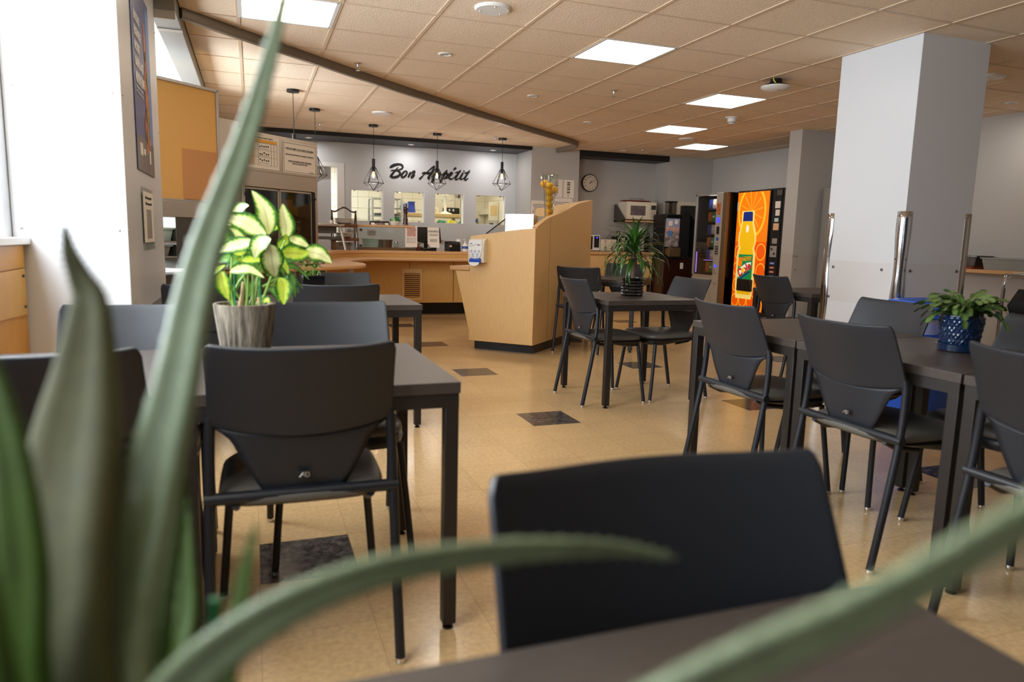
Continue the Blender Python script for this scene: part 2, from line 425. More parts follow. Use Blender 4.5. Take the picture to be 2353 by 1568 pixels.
def text(name, body, size, mt, parent, loc, rot=(PI / 2, 0, 0), depth=0.0008, align='CENTER', sx=1.0, shear=0.0, bold=0.0):
    cu = bpy.data.curves.new(name, 'FONT'); cu.body = body; cu.size = size; cu.extrude = depth; cu.align_x = align; cu.align_y = 'CENTER'
    cu.shear = shear; cu.offset = bold; cu.space_line = 1.0; cu.resolution_u = 3
    tmp = bpy.data.objects.new(name, cu); col.objects.link(tmp)
    dg = bpy.context.evaluated_depsgraph_get(); dg.update()
    me = bpy.data.meshes.new_from_object(tmp.evaluated_get(dg))
    bpy.data.objects.remove(tmp); bpy.data.curves.remove(cu)
    me.materials.clear(); me.materials.append(M[mt] if isinstance(mt, str) else mt)
    o = bpy.data.objects.new(name, me); col.objects.link(o)
    o.parent = parent; o.location = loc; o.rotation_euler = rot; o.scale = (sx, 1, 1)
    return o
# ================================================================== THE ROOM
CZ = 2.56
struct(MB().span(-1.15, 7.7, -3.7, 14.2, -0.08, 0.0).build('floor', 'floor'))
ceil = struct(MB().span(-0.40, 7.7, -3.7, 10.62, CZ, CZ + 0.08).span(-1.15, -0.40, -3.7, 4.97, CZ, CZ + 0.08).build('ceiling', 'ceiling'))
g = MB()
T = 0.6096
for k in range(-2, 13):
    x = -0.05 + T * k
    if x < -1.1: continue
    y1 = 10.6 if x > -0.40 else 4.95
    g.span(x - 0.012, x + 0.012, -3.6, y1, CZ - 0.004, CZ + 0.002)
for k in range(-13, 10):
    y = 4.74 + T * k
    g.span(-1.05 if y < 4.97 else -0.4, 7.5, y - 0.012, y + 0.012, CZ - 0.0035, CZ + 0.002)
struct(g.build('trim_1', 'tee'))

# left window wall: sill cabinets, mullions, windows with panes
struct(MB().span(-1.35, -1.02, -3.7, 3.62, 0, 1.06).span(-1.35, -1.02, -3.7, 3.62, 2.50, CZ + .05)
       .span(-1.35, -0.962, 3.5, 3.62, 1.06, 2.56).span(-1.35, -1.02, 1.8, 1.95, 1.0, 2.56).span(-1.35, -1.02, 0.10, 0.25, 1.0, 2.56)
       .span(-1.35, -1.02, -1.60, -1.45, 1.0, 2.56).span(-1.35, -1.02, -3.7, -3.1, 1.0, 2.56).build('wall_left', 'panel'))
for i, (y0, y1) in enumerate([(1.95, 3.5), (0.25, 1.8), (-1.45, 0.1), (-3.1, -1.6)]):
    wf = MB()
    for z in (1.09, 2.47): wf.span(-1.05, -0.99, y0, y1, z - 0.03, z + 0.03)
    for y in (y0 + .02, y1 - .02): wf.span(-1.05, -0.99, y - 0.02, y + 0.02, 1.06, 2.5)
    wo = struct(wf.build('window_%d' % (i + 1), 'white', bevel=0.004))
# cabinet under the sill
cab = thing('window_sill_cabinet', 'yellow wood cabinet with pale sill under the left window, next to the white pillar', 'cabinet', (0, 0, 0))
MB().span(-0.985, -0.925, -3.4, 3.59, 0.0, 1.06).build('cabinet_body', 'sillwood2', cab)
p = MB()
for y1 in (3.57, 2.42, 1.27, 0.12):
    y0 = y1 - 1.13
    p.slab([(y0, 0.80), (y1, 0.765), (y1, 0.96), (y0, 0.955)][::-1], (-0.925, 0, 0), (0, 1, 0), (0, 0, 1), (1, 0, 0), 0.008)
p.build('front_panel', 'sillwood', cab)
MB().span(-0.925, -0.917, -3.4, 3.57, 0.965, 1.058).build('upper_rail', 'sillwood2', cab)
MB().span(-1.02, -0.895, -3.4, 3.595, 1.062, 1.092).build('sill', 'white', cab, bevel=0.003)
b = MB()
for y in (3.53,):
    for z in (0.93, 0.80): b.tube([(-0.918, y, z), (-0.910, y, z)], 0.006, 8)
b.build('screw', 'steel_dark', cab)

# left pillar clad in white panels
pl = struct(MB().span(-0.96, -0.52, 3.60, 4.97, 0, CZ + .02).build('wall_pillar', 'panel', bevel=0.004))
b = MB()
for z in (0.55, 1.13, 1.72, 2.30):
    for x in (-0.555, -0.925): b.ball((x, 3.598, z), 0.006, seg=8, rings=6)
    for y in (3.63, 4.93): b.ball((-0.519, y, z), 0.005, seg=8, rings=6)
struct(b.build('trim_2', 'alu'))

# the daylit bay behind the pillar and the grey bulkhead over it
struct(MB().span(-2.1, -1.98, 4.9, 7.95, 0, 0.95).span(-2.1, -1.98, 4.9, 7.95, 2.52, 3.4).span(-2.1, -1.98, 4.9, 5.15, 0.9, 2.6)
       .span(-2.1, -1.98, 7.65, 7.95, 0.9, 2.6).build('wall_bay', 'wall'))
struct(MB().span(-2.1, -0.55, 4.85, 4.97, 0, 3.3).span(-2.1, -0.42, 7.90, 8.0, 0, 3.3).build('wall_bay_side', 'wall'))
struct(MB().span(-2.1, -0.40, 4.9, 8.0, 3.2, 3.3).build('wall_bay_top', 'wall'))
struct(MB().span(-0.55, -0.405, 4.97, 11.3, 2.45, CZ + .09).span(-0.55, -0.405, 4.97, 8.0, 2.6, 3.25).build('trim_3', 'duct'))
struct(MB().span(-0.545, -0.405, 4.972, 4.99, 2.40, 2.455).span(-0.55, -0.40, 5.40, 5.46, 2.444, 2.46).build('trim_4', 'alu'))
struct(MB().span(-0.52, -0.40, 7.95, 11.4, 0, 2.46).build('wall_side_left', 'wall_grey'))
struct(MB().span(-2.1, -0.5, 4.9, 8.0, -0.05, 0.0).build('floor_bay', 'floor'))

# back wall: recess with pass-through windows (left), pier, alcove, corner
RY = 11.3; BY = 10.6
wins = [(1.445, 1.945), (2.11, 2.60), (2.765, 3.255), (3.45, 3.965)]
bw = MB()
door = (0.25, 1.30, 2.17)
bw.span(-0.4, door[0], RY, RY + .1, 0, 2.55)
bw.span(door[0], door[1], RY, RY + .1, door[2], 2.55)
bw.span(door[1], wins[0][0], RY, RY + .1, 0, 2.55)
for i, (a, c) in enumerate(wins):
    bw.span(a, c, RY, RY + .1, 0, 1.345).span(a, c, RY, RY + .1, 1.815, 2.55)
    nx = wins[i + 1][0] if i < 3 else 4.16
    bw.span(c, nx, RY, RY + .1, 0, 2.55)
struct(bw.build('wall_back', 'wall_grey'))
for i, (a, c) in enumerate(wins):
    f = MB()
    f.span(c - .018, c + .001, RY - .006, RY + .105, 1.345, 1.815).span(a, a + .01, RY + .02, RY + .1, 1.345, 1.815)
    f.span(a, c, RY + .0, RY + .1, 1.345, 1.352)
    wo = struct(f.build('window_%d' % (i + 5), 'white'))
    MB().span(a + .012, c - .02, RY + .045, RY + .051, 1.353, 1.812).build('window_pane', 'glass', wo)
    k = MB()
    for x in (a + .06, c - .08):
        for z in (1.358, 1.806): k.box((x, RY + .04, z), (.022, .012, .012))
    k.build('clip', 'steel_dark', wo)
df = MB()
df.span(door[1] - .055, door[1] + .045, RY - .012, RY + .11, 0, door[2] + .03).span(door[0] - .05, door[0] + .03, RY - .012, RY + .11, 0, door[2] + .03)
df.span(door[0] + .031, door[1] - .056, RY - .012, RY + .11, door[2] - .03, door[2] + .03)
struct(df.build('door_1', 'white', bevel=0.003))
struct(MB().span(door[0] - .1, 1.165, RY + .16, RY + .20, 0, 2.3).build('door_2', 'wall_grey'))
struct(MB().span(-0.42, 4.14, BY, RY + .05, 2.508, 2.55).build('trim_5', 'soffit'))
struct(MB().span(-0.42, 4.14, BY - .012, BY, 2.505, 2.557).build('trim_6', 'black_band'))
struct(MB().span(4.14, 4.96, BY, RY + .1, 0, CZ + .02).build('wall_pier', 'wall'))
struct(MB().span(4.96, 6.62, 11.0, 11.1, 0, CZ + .02).build('wall_alcove', 'wall'))
struct(MB().span(6.62, 7.7, BY, 11.1, 0, CZ + .02).build('wall_corner', 'wall'))
struct(MB().span(4.96, 6.62, BY, 11.05, 2.47, 2.50).build('trim_7', 'soffit'))
struct(MB().span(4.96, 6.62, BY - .008, BY + .01, 2.465, 2.558).build('trim_8', 'black_band'))
struct(MB().span(7.5, 7.7, -3.7, 10.7, 0, CZ + .02).build('wall_right', 'wall'))
M['wall_low_fill'] = mat('wall darkened to cut fill', (84, 82, 82), 0.6)
struct(MB().span(-1.3, 7.7, -3.8, -3.6, 0, CZ + .02).build('wall_front', 'wall_low_fill'))  # unseen wall, made dark to cut fill light from behind the camera
# pillar by the drinks machine, with clear guard and screws
struct(MB().span(6.44, 7.52, 7.30, 7.52, 0, CZ + .02).build('wall_stub', 'wall'))
cg = thing('wall_guard', 'clear plastic wall guard screwed to the beige wall end beside the drinks machine', 'wall guard')
MB().span(6.44, 7.1, 7.292, 7.299, 0.78, 1.03).span(6.432, 6.439, 7.292, 7.52, 0.30, 1.03).build('guard_panel', 'clearpanel', cg)
b = MB()
for x, z in ((6.49, 1.0), (6.49, .83), (6.434, 1.0)):
    b.ball((x, 7.29, z), .007, seg=8, rings=6)
b.build('screw', 'steel_dark', cg)

# free-standing column, white, with steel corner guards
CX0, CX1, CY0, CY1 = 4.235, 4.865, 3.74, 4.445
struct(MB().span(CX0, CX1, CY0, CY1, 0, CZ + .02).build('wall_column', 'panel', bevel=0.003))
def corner_guard(name, cx, cy, sx, sy, label, wavy=False):
    t = thing(name, label, 'corner guard', (cx, cy, 0), 0, 'steel corner guards on the white column')
    m = MB(); N = 28
    for (ax, ay) in ((sx, 0), (0, sy)):
        rows = []
        for i in range(N + 1):
            z = 0.02 + 1.37 * i / N
            wdt = 0.060 + (0.007 * math.sin(z * 11) if wavy else 0)
            off = 0.003 + (0.0016 * (1 + math.sin(z * 17 + ax)) if wavy else 0)
            if ax: rows.append([(-sx * 0.003, -sy * off, z), (ax * wdt * .5, -sy * (off + (.0015 if wavy else 0)), z), (ax * wdt, -sy * 0.0015, z)])
            else: rows.append([(-sx * off, -sy * 0.003, z), (-sx * (off + (.0015 if wavy else 0)), ay * wdt * .5, z), (-sx * 0.0015, ay * wdt, z)])
        m.grid(rows)
    m.build('guard_strip', 'chrome' if wavy else 'steel', t, sharp=60, solid=0.0012)
    b = MB()
    for z in (0.06, 0.40, 0.73, 1.06, 1.36):
        b.ball((sx * .045, -sy * .004, z), .0055, seg=8, rings=6).ball((-sx * .004, sy * .045, z), .0055, seg=8, rings=6)
    b.build('screw', 'steel_dark', t)
corner_guard('corner_guard', CX0, CY0, 1, 1, 'dented shiny steel corner guard on the near left edge of the white column', True)
corner_guard('corner_guard', CX0, CY1, 1, -1, 'dented steel corner guard on the far left edge of the white column', True)
corner_guard('corner_guard', CX1, CY0, -1, 1, 'straight dull steel corner guard on the right edge of the white column')
cg = thing('column_guard', 'clear plastic guard sheets with round screws low on the white column', 'wall guard')
MB().span(CX0 - .004, CX0 - .001, CY0 + .07, CY1 - .06, .72, 1.03).build('guard_panel', 'clearpanel', cg)
MB().span(CX0 + .06, CX1 - .06, CY0 - .004, CY0 - .001, .5, 1.03).build('guard_panel', 'clearpanel', cg)
b = MB()
for y, z in ((CY1 - .10, .98), (CY1 - .08, .75), (CY0 + .15, .98), (CY0 + .17, .73)): b.ball((CX0 - .004, y, z), .011, (.5, 1, 1), 10, 6)
for x, z in ((CX0 + .09, .98), (CX1 - .09, .98), (CX0 + .09, .75)): b.ball((x, CY0 - .004, z), .011, (1, .5, 1), 10, 6)
b.build('screw', 'steel_dark', cg)

# curved steel band hanging under the ceiling over the servery
pts = [(-0.405, 5.30), (0.227, 5.93), (0.99, 6.67), (1.60, 7.235), (2.458, 7.994), (3.225, 8.65), (3.95, 9.24), (4.36, 9.58), (4.56, 9.86), (4.60, 10.2), (4.57, 10.6)]
sp = smooth_path(pts, 8)
m = MB(); rings = []
for i, q in enumerate(sp):
    a = Vector(sp[max(i - 1, 0)]); c = Vector(sp[min(i + 1, len(sp) - 1)]); t = (c - a).normalized(); nn = Vector((-t.y, t.x))
    prof = [(-.028, CZ + .005), (-.028, CZ - .05), (-.02, CZ - .066), (.02, CZ - .066), (.028, CZ - .05), (.028, CZ + .005)]
    rings.append([(q[0] + nn.x * d, q[1] + nn.y * d, z) for d, z in prof])
m.rings(rings)
tag(m.build('ceiling_band', 'band', sharp=50), 'curved taupe metal band running across the ceiling over the servery', 'ceiling trim')

# kitchen behind the pass-through windows
struct(MB().span(-0.6, 4.4, 13.4, 13.5, 0, 2.7).span(4.3, 4.4, RY + .1, 13.4, 0, 2.7).span(-0.6, -0.5, RY + .1, 13.4, 0, 2.7).build('wall_kitchen', 'tile'))
gr = MB()
for k in range(20):
    z = .2 + k * .203
    if z < 2.6: gr.span(-0.5, 4.3, 13.394, 13.4, z - .002, z + .002).span(4.294, 4.3, RY + .2, 13.4, z - .002, z + .002)
for k in range(24): x = -.4 + k * .203; gr.span(x - .002, x + .002, 13.394, 13.4, 0, 2.6)
struct(gr.build('trim_9', 'grout'))
struct(MB().span(-0.6, 4.4, RY + .1, 13.5, 2.62, 2.7).build('ceiling_kitchen', 'wall'))
struct(MB().span(1.32, 1.40, RY + .1, 12.1, 0, 2.62).build('wall_kitchen_divider', 'wall'))

# ---- ceiling fixtures
def ceiling_panel(x, y, label):
    t = thing('ceiling_light', label, 'ceiling light', (x, y, CZ), 0, 'square ceiling light panels')
    h = T / 2 - .014
    m = MB()
    for s in (-1, 1): m.span(-h, h, s * h - .012, s * h + .012, -.006, .01).span(s * h - .012, s * h + .012, -h, h, -.006, .01)
    m.build('frame', 'white', t)
    MB().span(-h + .01, h - .01, -h + .01, h - .01, -.003, .004).build('diffuser', 'emit', t)
GX = lambda i: -0.05 + T * (i + .5)
GY = lambda j: 4.74 + T * (j + .5)
ceiling_panel(GX(0), GY(0), 'bright square ceiling light at the top left, crossed by an aloe leaf')
ceiling_panel(GX(4), GY(0), 'large bright square ceiling light nearest the white column')
ceiling_panel(GX(7), GY(2), 'square ceiling light beyond the ceiling device, second along the right row')
ceiling_panel(GX(8), GY(5), 'small far square ceiling light left of the farthest one')
ceiling_panel(GX(10), GY(7), 'farthest small square ceiling light above the vending machines')
def downlight(x, y, z, label, r=.055, lit=False):
    t = thing('downlight', label, 'downlight', (x, y, z), 0, 'small round downlights')
    MB().lathe([(r, .004), (r, -.005), (r * .8, -.009), (r * .62, -.004), (r * .62, .001)], seg=24, caps=False).build('trim_ring', 'white', t)
    MB().lathe([(r * .62, -.002), (r * .3, -.006), (.002, -.006)], seg=20, caps=False).build('lamp_face', 'alu' if not lit else 'downlight', t)
downlight(1.465, 5.686, CZ, 'round downlight in the ceiling tile in front of the steel band')
downlight(2.687, 6.903, CZ, 'round downlight midway along the steel band')
downlight(3.887, 8.103, CZ, 'round downlight near the far end of the steel band')
downlight(5.588, 10.305, CZ, 'tiny round downlight before the alcove with the clock')
downlight(6.968, 5.075, CZ, 'round downlight right of the white column')
for x, l in ((0.801, 'left'), (2.306, 'middle'), (3.617, 'right')):
    downlight(x, 10.95, 2.507, 'round downlight in the dark soffit over the servery, %s of three' % l, .05, True)
def speaker(x, y, label, r=.115):
    t = thing('ceiling_speaker', label, 'ceiling speaker', (x, y, CZ), 0, 'flat white round ceiling speakers')
    MB().lathe([(r, .004), (r, -.006), (r * .9, -.016), (.004, -.018)], seg=36).build('cover', 'white', t)
    b = MB()
    for a in (0.6, 2.7, 4.6): b.ball((r * .68 * math.cos(a), r * .68 * math.sin(a), -.018), .006, seg=8, rings=5)
    b.build('screw', 'alu', t)
speaker(1.45, 4.456, 'large white round ceiling cover near the top middle of the photo')
speaker(1.469, 8.652, 'flat white round ceiling disc above the pendant lamps')
speaker(5.701, 8.702, 'flat white round ceiling disc by the far ceiling lights')
speaker(5.776, 4.419, 'white round ceiling disc hidden partly by the white column')
def sprinkler(x, y, label):
    t = thing('sprinkler', label, 'sprinkler', (x, y, CZ), 0, 'fire sprinklers on the ceiling')
    MB().lathe([(.032, .002), (.032, -.004), (.012, -.010), (.008, -.03)], seg=16).build('escutcheon', 'chrome', t)
    MB().tube([(-.01, 0, -.028), (-.014, 0, -.045), (0, 0, -.056), (.014, 0, -.045), (.01, 0, -.028)], .003, 6).build('yoke', 'chrome', t)
    MB().lathe([(.018, -.058), (.018, -.061)], seg=12).build('deflector', 'chrome', t)
sprinkler(0.871, 6.302, 'sprinkler head just behind the left part of the steel band')
sprinkler(3.29, 6.311, 'sprinkler head between the big ceiling light and the next one')
sprinkler(5.708, 9.915, 'sprinkler head in front of the alcove')
sprinkler(0.869, 9.849, 'sprinkler head beside the second pendant lamp')
sprinkler(3.299, 9.903, 'sprinkler head beside the rightmost pendant lamp')
t = thing('wireless_access_point', 'white disc on a dark mount with a yellow cable on the ceiling', 'network device', (4.31, 5.26, CZ))
MB().lathe([(.045, .002), (.05, -.03), (.10, -.05), (.118, -.062)], seg=32).build('mount', 'blackmatte', t)
MB().lathe([(.122, -.062), (.124, -.072), (.10, -.088), (.05, -.097), (.003, -.099)], seg=36).build('cover', 'white', t)
MB().tube([(-.07, -.05, -.004), (-.075, -.062, -.03), (-.06, -.075, -.052), (-.02, -.07, -.052)], .005, 6).build('cable', 'yellow', t)
MB().ball((.0, -.05, -.096), .006, (1.6, 1, .5), 8, 6).build('indicator', 'bronze', t)
t = thing('smoke_detector', 'white smoke detector hanging between the ceiling lights', 'smoke detector', (5.172, 7.013, CZ))
MB().lathe([(.075, .002), (.075, -.008), (.05, -.012), (.047, -.045), (.038, -.058), (.03, -.072), (.004, -.074)], seg=28).build('housing', 'white', t)
MB().lathe([(.0405, -.054), (.0405, -.060)], seg=24).build('sensor_slot', 'black', t)

# pendant lamps over the counter
def pendant(x, y, tip, label, rz):
    t = thing('pendant_lamp', label, 'pendant lamp', (x, y, 0), rz, 'black wire pendant lamps over the servery')
    MB().lathe([(.062, CZ - .001), (.062, CZ - .026), (.02, CZ - .028)], seg=28).build('canopy', 'black', t)
    MB().tube([(0, 0, CZ - .02), (.003, 0, tip + .38)], .0035, 6).build('cord', 'black', t)
    MB().lathe([(.006, tip + .41), (.021, tip + .405), (.021, tip + .245), (.014, tip + .24)], seg=18).build('socket', 'black', t)
    MB().lathe([(.013, tip + .242), (.013, tip + .225), (.017, tip + .20), (.015, tip + .175), (.004, tip + .162)], seg=14).build('bulb', 'bulb', t)
    pl_ = bpy.data.lights.new('pendant_bulb_light', 'POINT'); pl_.energy = 4.0; pl_.color = (1.0, 0.87, 0.74); pl_.shadow_soft_size = 0.02
    lo = bpy.data.objects.new('pendant_bulb_light', pl_); col.objects.link(lo); lo.location = (x, y, tip + .12)
    m = MB(); N = 6
    top = [(.028 * math.cos(2 * PI * k / N), .028 * math.sin(2 * PI * k / N), tip + .30) for k in range(N)]
    mid = [(.132 * math.cos(2 * PI * (k + .5) / N), .132 * math.sin(2 * PI * (k + .5) / N), tip + .095) for k in range(N)]
    mb_ = [(.118 * math.cos(2 * PI * k / N) * .95, .118 * math.sin(2 * PI * k / N) * .95, tip + .095) for k in range(N)]
    for k in range(N):
        m.tube([top[k], mid[k]], .0034, 5).tube([top[k], mid[k - 1]], .0034, 5)
        m.tube([mid[k], mid[(k + 1) % N]], .0034, 5).tube([mid[k], (0, 0, tip)], .0034, 5)
    m.build('cage', 'black', t)
pendant(0.423, 7.727, 1.72, 'leftmost pendant lamp, its cage hidden behind the steel display fridge', .2)
pendant(0.717, 8.766, 1.72, 'wire pendant lamp half hidden by the right edge of the display fridge', .5)
pendant(1.529, 9.643, 1.72, 'black wire pendant lamp left of the wall lettering', .35)
pendant(2.474, 9.989, 1.78, 'black wire pendant lamp in front of the wall lettering', .1)
pendant(3.436, 9.975, 1.82, 'rightmost black wire pendant lamp over the last pass-through window', .25)
# ================================================================== SERVERY
# curved wood counter with a tray rail
edge = smooth_path([(4.14, 9.92), (3.0, 9.92), (2.2, 9.92), (1.75, 9.90), (1.42, 9.80), (1.14, 9.52), (.96, 9.10), (.84, 8.5), (.775, 7.95), (.745, 7.62)], 6)
n_ = len(edge)
def offs(path, d):
    out = []
    for i, q in enumerate(path):
        a = Vector(path[max(i - 1, 0)]); c = Vector(path[min(i + 1, len(path) - 1)]); t = (c - a).normalized()
        out.append((q[0] + t.y * d, q[1] - t.x * d))     # +d moves to the servery side
    return out
back = offs(edge, .55)
ctr = thing('serving_counter', 'long curved maple counter with tray rail below the lettering', 'counter')
MB().prism([tuple(p) for p in edge] + [tuple(p) for p in reversed(back)], .885, .925).build('countertop', 'maple_edge', ctr, bevel=.004)
def band(path, d0, d1, z0, z1):
    m = MB(); A = offs(path, d0); B = offs(path, d1)
    m.rings([[(a[0], a[1], z0), (a[0], a[1], z1), (b[0], b[1], z1), (b[0], b[1], z0)] for a, b in zip(A, B)]); return m
band(edge, .012, .04, .80, .89).build('fascia', 'maple_dark', ctr, sharp=50)
band(edge, .03, .07, .19, .81).build('front_panel', 'maple_dark', ctr, sharp=50)
band(edge, .30, .34, .0, .2).build('toe_kick', 'toe', ctr, sharp=50)
s_ = MB()
for x in (1.60, 2.08, 2.72, 3.3): s_.span(x - .0025, x + .0025, 9.944, 9.955, .2, .80)
s_.build('panel_seam', 'grille', ctr)
va = MB(); va.span(1.97, 2.26, 9.938, 9.95, .225, .675)
va.build('vent_frame', 'maple', ctr, bevel=.002)
va = MB(); va.span(2.005, 2.225, 9.930, 9.9385, .27, .61); va.build('vent_shade', 'grille', ctr)  # dark sheet stands in for the shade behind the slats
va = MB()
for k in range(12):
    z = .284 + k * .0285; va.box((2.115, 9.928, z), (.22, .018, .009), Matrix.Rotation(.5, 3, 'X'))
va.build('vent_slat', 'maple_dark', ctr)
MB().span(3.02, 3.3, 9.936, 9.948, .30, .77).build('access_panel', 'maple', ctr, bevel=.002)
# tray rail: bullnosed shelf that swells into a rounded nose in front of the fridge
railp = smooth_path([(4.1, 9.60), (3.0, 9.58), (2.2, 9.57), (1.78, 9.53), (1.50, 9.40), (1.24, 9.0), (1.08, 8.5), (1.03, 8.15), (1.08, 7.92), (1.12, 7.70), (1.09, 7.42), (.965, 7.20), (.80, 7.02), (.4, 6.64), (-.05, 6.21), (-.40, 5.86)], 5)
ra = [tuple(p) for p in railp]
rb = [tuple(p) for p in edge] + [(.604 + .72 * k, 7.2 + .69 * k) for k in (-.02, -.5, -.95, -1.45)]
rb = rb[:-4] + [(.604, 7.2), (.05, 6.64), (-.30, 6.30)]
m = MB(); m.prism(ra + list(reversed(rb)), .795, .835)
m.build('tray_rail', 'maple_edge', ctr, bevel=.012)
ps = MB()
for q in ((.93, 7.25), (.35, 6.75), (.0, 6.4)): ps.span(q[0] - .02, q[0] + .02, q[1] + .03, q[1] + .07, 0, .80)
ps.build('rail_support', 'alu', ctr)
pn = MB()
pn.slab([(-1.13, .02), (0.1, .02), (0.1, .78), (-1.13, .78)], (.604, 7.2, 0), (.72, .69, 0), (0, 0, 1), (-.69, .72, 0), .03)
pn.build('under_panel', 'steel_dark', ctr)

# ---- display fridge (45 degrees to the room)
UA = math.radians(43.8); UO = (.604, 7.20, 0)
fr = thing('display_fridge', 'tall stainless display fridge with sliding glass doors and notices above', 'display fridge', UO, UA)
m = MB()
m.span(-.93, -.90, 0, .42, .84, 1.99).span(-.035, 0, 0, .42, .84, 1.99).span(-.93, 0, 0.38, .42, .84, 1.99)
m.span(-.93, 0, 0, .42, 1.96, 1.99).span(-.93, 0, 0, .42, .84, .90).span(-.93, 0, -.002, .42, 1.525, 1.66)
m.build('cabinet', 'steel', fr, bevel=.003)
MB().slab([(-.93, 1.66), (0, 1.66), (0, 1.985), (-.93, 1.985)], (0, -.004, 0), (1, 0, 0), (0, 0, 1), (0, 1, 0), .03).build('header_panel', 'steel', fr, bevel=.002)
MB().span(-.90, -.035, .345, .38, .90, 1.525).span(-.90, -.89, .02, .38, .9, 1.525).span(-.045, -.035, .02, .38, .9, 1.525).build('liner', 'steel_dark', fr)
m = MB()
for x0, x1, y in ((-.895, -.49, .03), (-.49, -.075, .014)):
    m.span(x0, x0 + .012, y - .008, y + .008, .90, 1.52).span(x1 - .012, x1, y - .008, y + .008, .90, 1.52)
    m.span(x0, x1, y - .008, y + .008, 1.505, 1.52).span(x0, x1, y - .008, y + .008, .90, .92)
m.build('door_frame', 'steel', fr)
MB().span(-.885, -.50, .028, .032, .92, 1.505).build('sliding_door', 'smoked', fr)
MB().span(-.478, -.087, .012, .016, .92, 1.505).build('sliding_door', 'smoked', fr)
MB().span(-.072, -.036, -.002, .03, .9, 1.52).build('gasket', 'black', fr)
k = MB(); k.span(-.90, -.87, -.016, .0, 1.44, 1.475).span(-.075, -.035, -.012, 0, 1.45, 1.47); k.build('latch', 'black', fr)
m = MB()
for z in (1.10, 1.30): m.span(-.88, -.05, .05, .34, z - .006, z)
m.build('shelf', 'steel_dark', fr)
def notice(name, label, x0, x1, z0, z1, y, parent, border=True, root=None):
    p = MB().span(x0, x1, y - .003, y, z0, z1).build(name, 'paper', parent)
    if border:
        b = MB(); e = .010; w_ = .003
        b.span(x0 + e, x1 - e, y - .004, y - .0028, z1 - e - w_, z1 - e).span(x0 + e, x1 - e, y - .004, y - .0028, z0 + e, z0 + e + w_)
        b.span(x0 + e, x0 + e + w_, y - .004, y - .0028, z0 + e, z1 - e).span(x1 - e - w_, x1 - e, y - .004, y - .0028, z0 + e, z1 - e)
        b.build('border', 'ink', p)
    return p
# two notices taped to the header
t = thing('printed_notice', 'white printed card payment notice on the right of the fridge header', 'notice', UO, UA)
p = notice('sheet', '', -.455, -.02, 1.68, 1.955, -.005, t)
for s, z, sz in (('CARTE DE DÉBIT OU DE CRÉDIT SEULEMENT', 1.895, .0185), ("NOUS N'ACCEPTONS PAS L'ARGENT COMPTANT", 1.842, .0165), ("IL N'EST PAS PERMIS DE FAIRE L'ÉPARGNER À", 1.785, .0155), ('MON DE PAYER PLUS TARD.', 1.764, .0155)):
    text('lettering', s, sz, 'ink', t, (-.24, -.0085, z), bold=.0004)
MB().span(-.41, -.07, -.0095, -.008, 1.884, 1.886).span(-.39, -.09, -.0095, -.008, 1.775, 1.7765).build('underline', 'ink', t)
text('lettering', 'La Direction', .012, 'ink', t, (-.09, -.0085, 1.70))
t = thing('menu_chart', 'printed menu chart with an orange header row on the left of the fridge header', 'notice', UO, UA)
notice('sheet', '', -.885, -.505, 1.685, 1.962, -.005, t, border=False)
text('lettering', 'COMPOSITION DU MENU COMPLET', .014, 'ink', t, (-.69, -.0085, 1.944), bold=.0003)
m = MB(); m.span(-.86, -.53, -.0095, -.008, 1.905, 1.932); M['orange_ink'] = mat('orange ink', (226, 168, 76), .6); M['peach'] = mat('peach ink', (226, 180, 138), .6)
m.build('header_row', 'orange_ink', t)
MB().span(-.86, -.80, -.0095, -.008, 1.715, 1.903).build('first_column', 'peach', t)
m = MB()
for z in (1.903, 1.843, 1.783, 1.715): m.span(-.86, -.53, -.0098, -.008, z - .0006, z + .0006)
for x in (-.86, -.80, -.75, -.60, -.565, -.53): m.span(x - .0006, x + .0006, -.0098, -.008, 1.715, 1.903)
random.seed(3)
for r_ in range(3):
    for c_ in range(5):
        x = -.73 + c_ * .024; z = 1.873 - r_ * .06
        m.lathe([(.001, 0), (.001, 0)], (0, 0), 4, False) if False else None
        m.slab([(.008 * math.cos(a * PI / 4), .008 * math.sin(a * PI / 4)) for a in range(8)], (x, -.0085, z + random.uniform(-.006, .01)), (1, 0, 0), (0, 0, 1), (0, -1, 0), .001)
        m.span(x - .008, x + .008, -.0098, -.0085, z - .02, z - .017)
m.build('icon', 'ink', t)
# cartons inside
random.seed(11)
def fridge_item(x, y, z, w_, d, h, mt, label, nm='carton', cat='carton', grp=None):
    c, s2 = math.cos(UA), math.sin(UA)
    t = thing(nm, label, cat, (UO[0] + c * x - s2 * y, UO[1] + s2 * x + c * y, z), UA, grp)
    MB().span(-w_ / 2, w_ / 2, -d / 2, d / 2, 0, h).build('box', mt, t, bevel=.002)
    if mt == 'paper':
        m = MB()
        m.span(-w_ * .35, w_ * .1, -d / 2 - .0015, -d / 2, h * .55, h * .8).span(w_ * .18, w_ * .4, -d / 2 - .0015, -d / 2, h * .2, h * .75)
        m.build('print', 'redtray', t)
        MB().span(-w_ * .35, w_ * .1, -d / 2 - .0015, -d / 2, h * .2, h * .4).build('print', 'ink', t)
    return t
pos = ('lower left', 'lower right', 'upper left', 'upper right')
for q, (x, z) in enumerate(((-.27, 1.10), (-.19, 1.10), (-.27, 1.175), (-.19, 1.175))):
    fridge_item(x, .12, z + .001, .072, .07, .07, 'paper', 'small white patterned carton, %s of the four stacked behind the right fridge door' % pos[q], 'yogurt_carton', 'carton', 'white cartons in the fridge')
fridge_item(-.33, .15, 1.301, .14, .16, .14, 'orange_ink', 'orange pack on the top shelf of the display fridge', 'food_pack', 'food pack')
fridge_item(-.19, .18, 1.301, .10, .12, .09, 'yellow', 'yellow pack on the top shelf of the display fridge', 'food_pack', 'food pack')
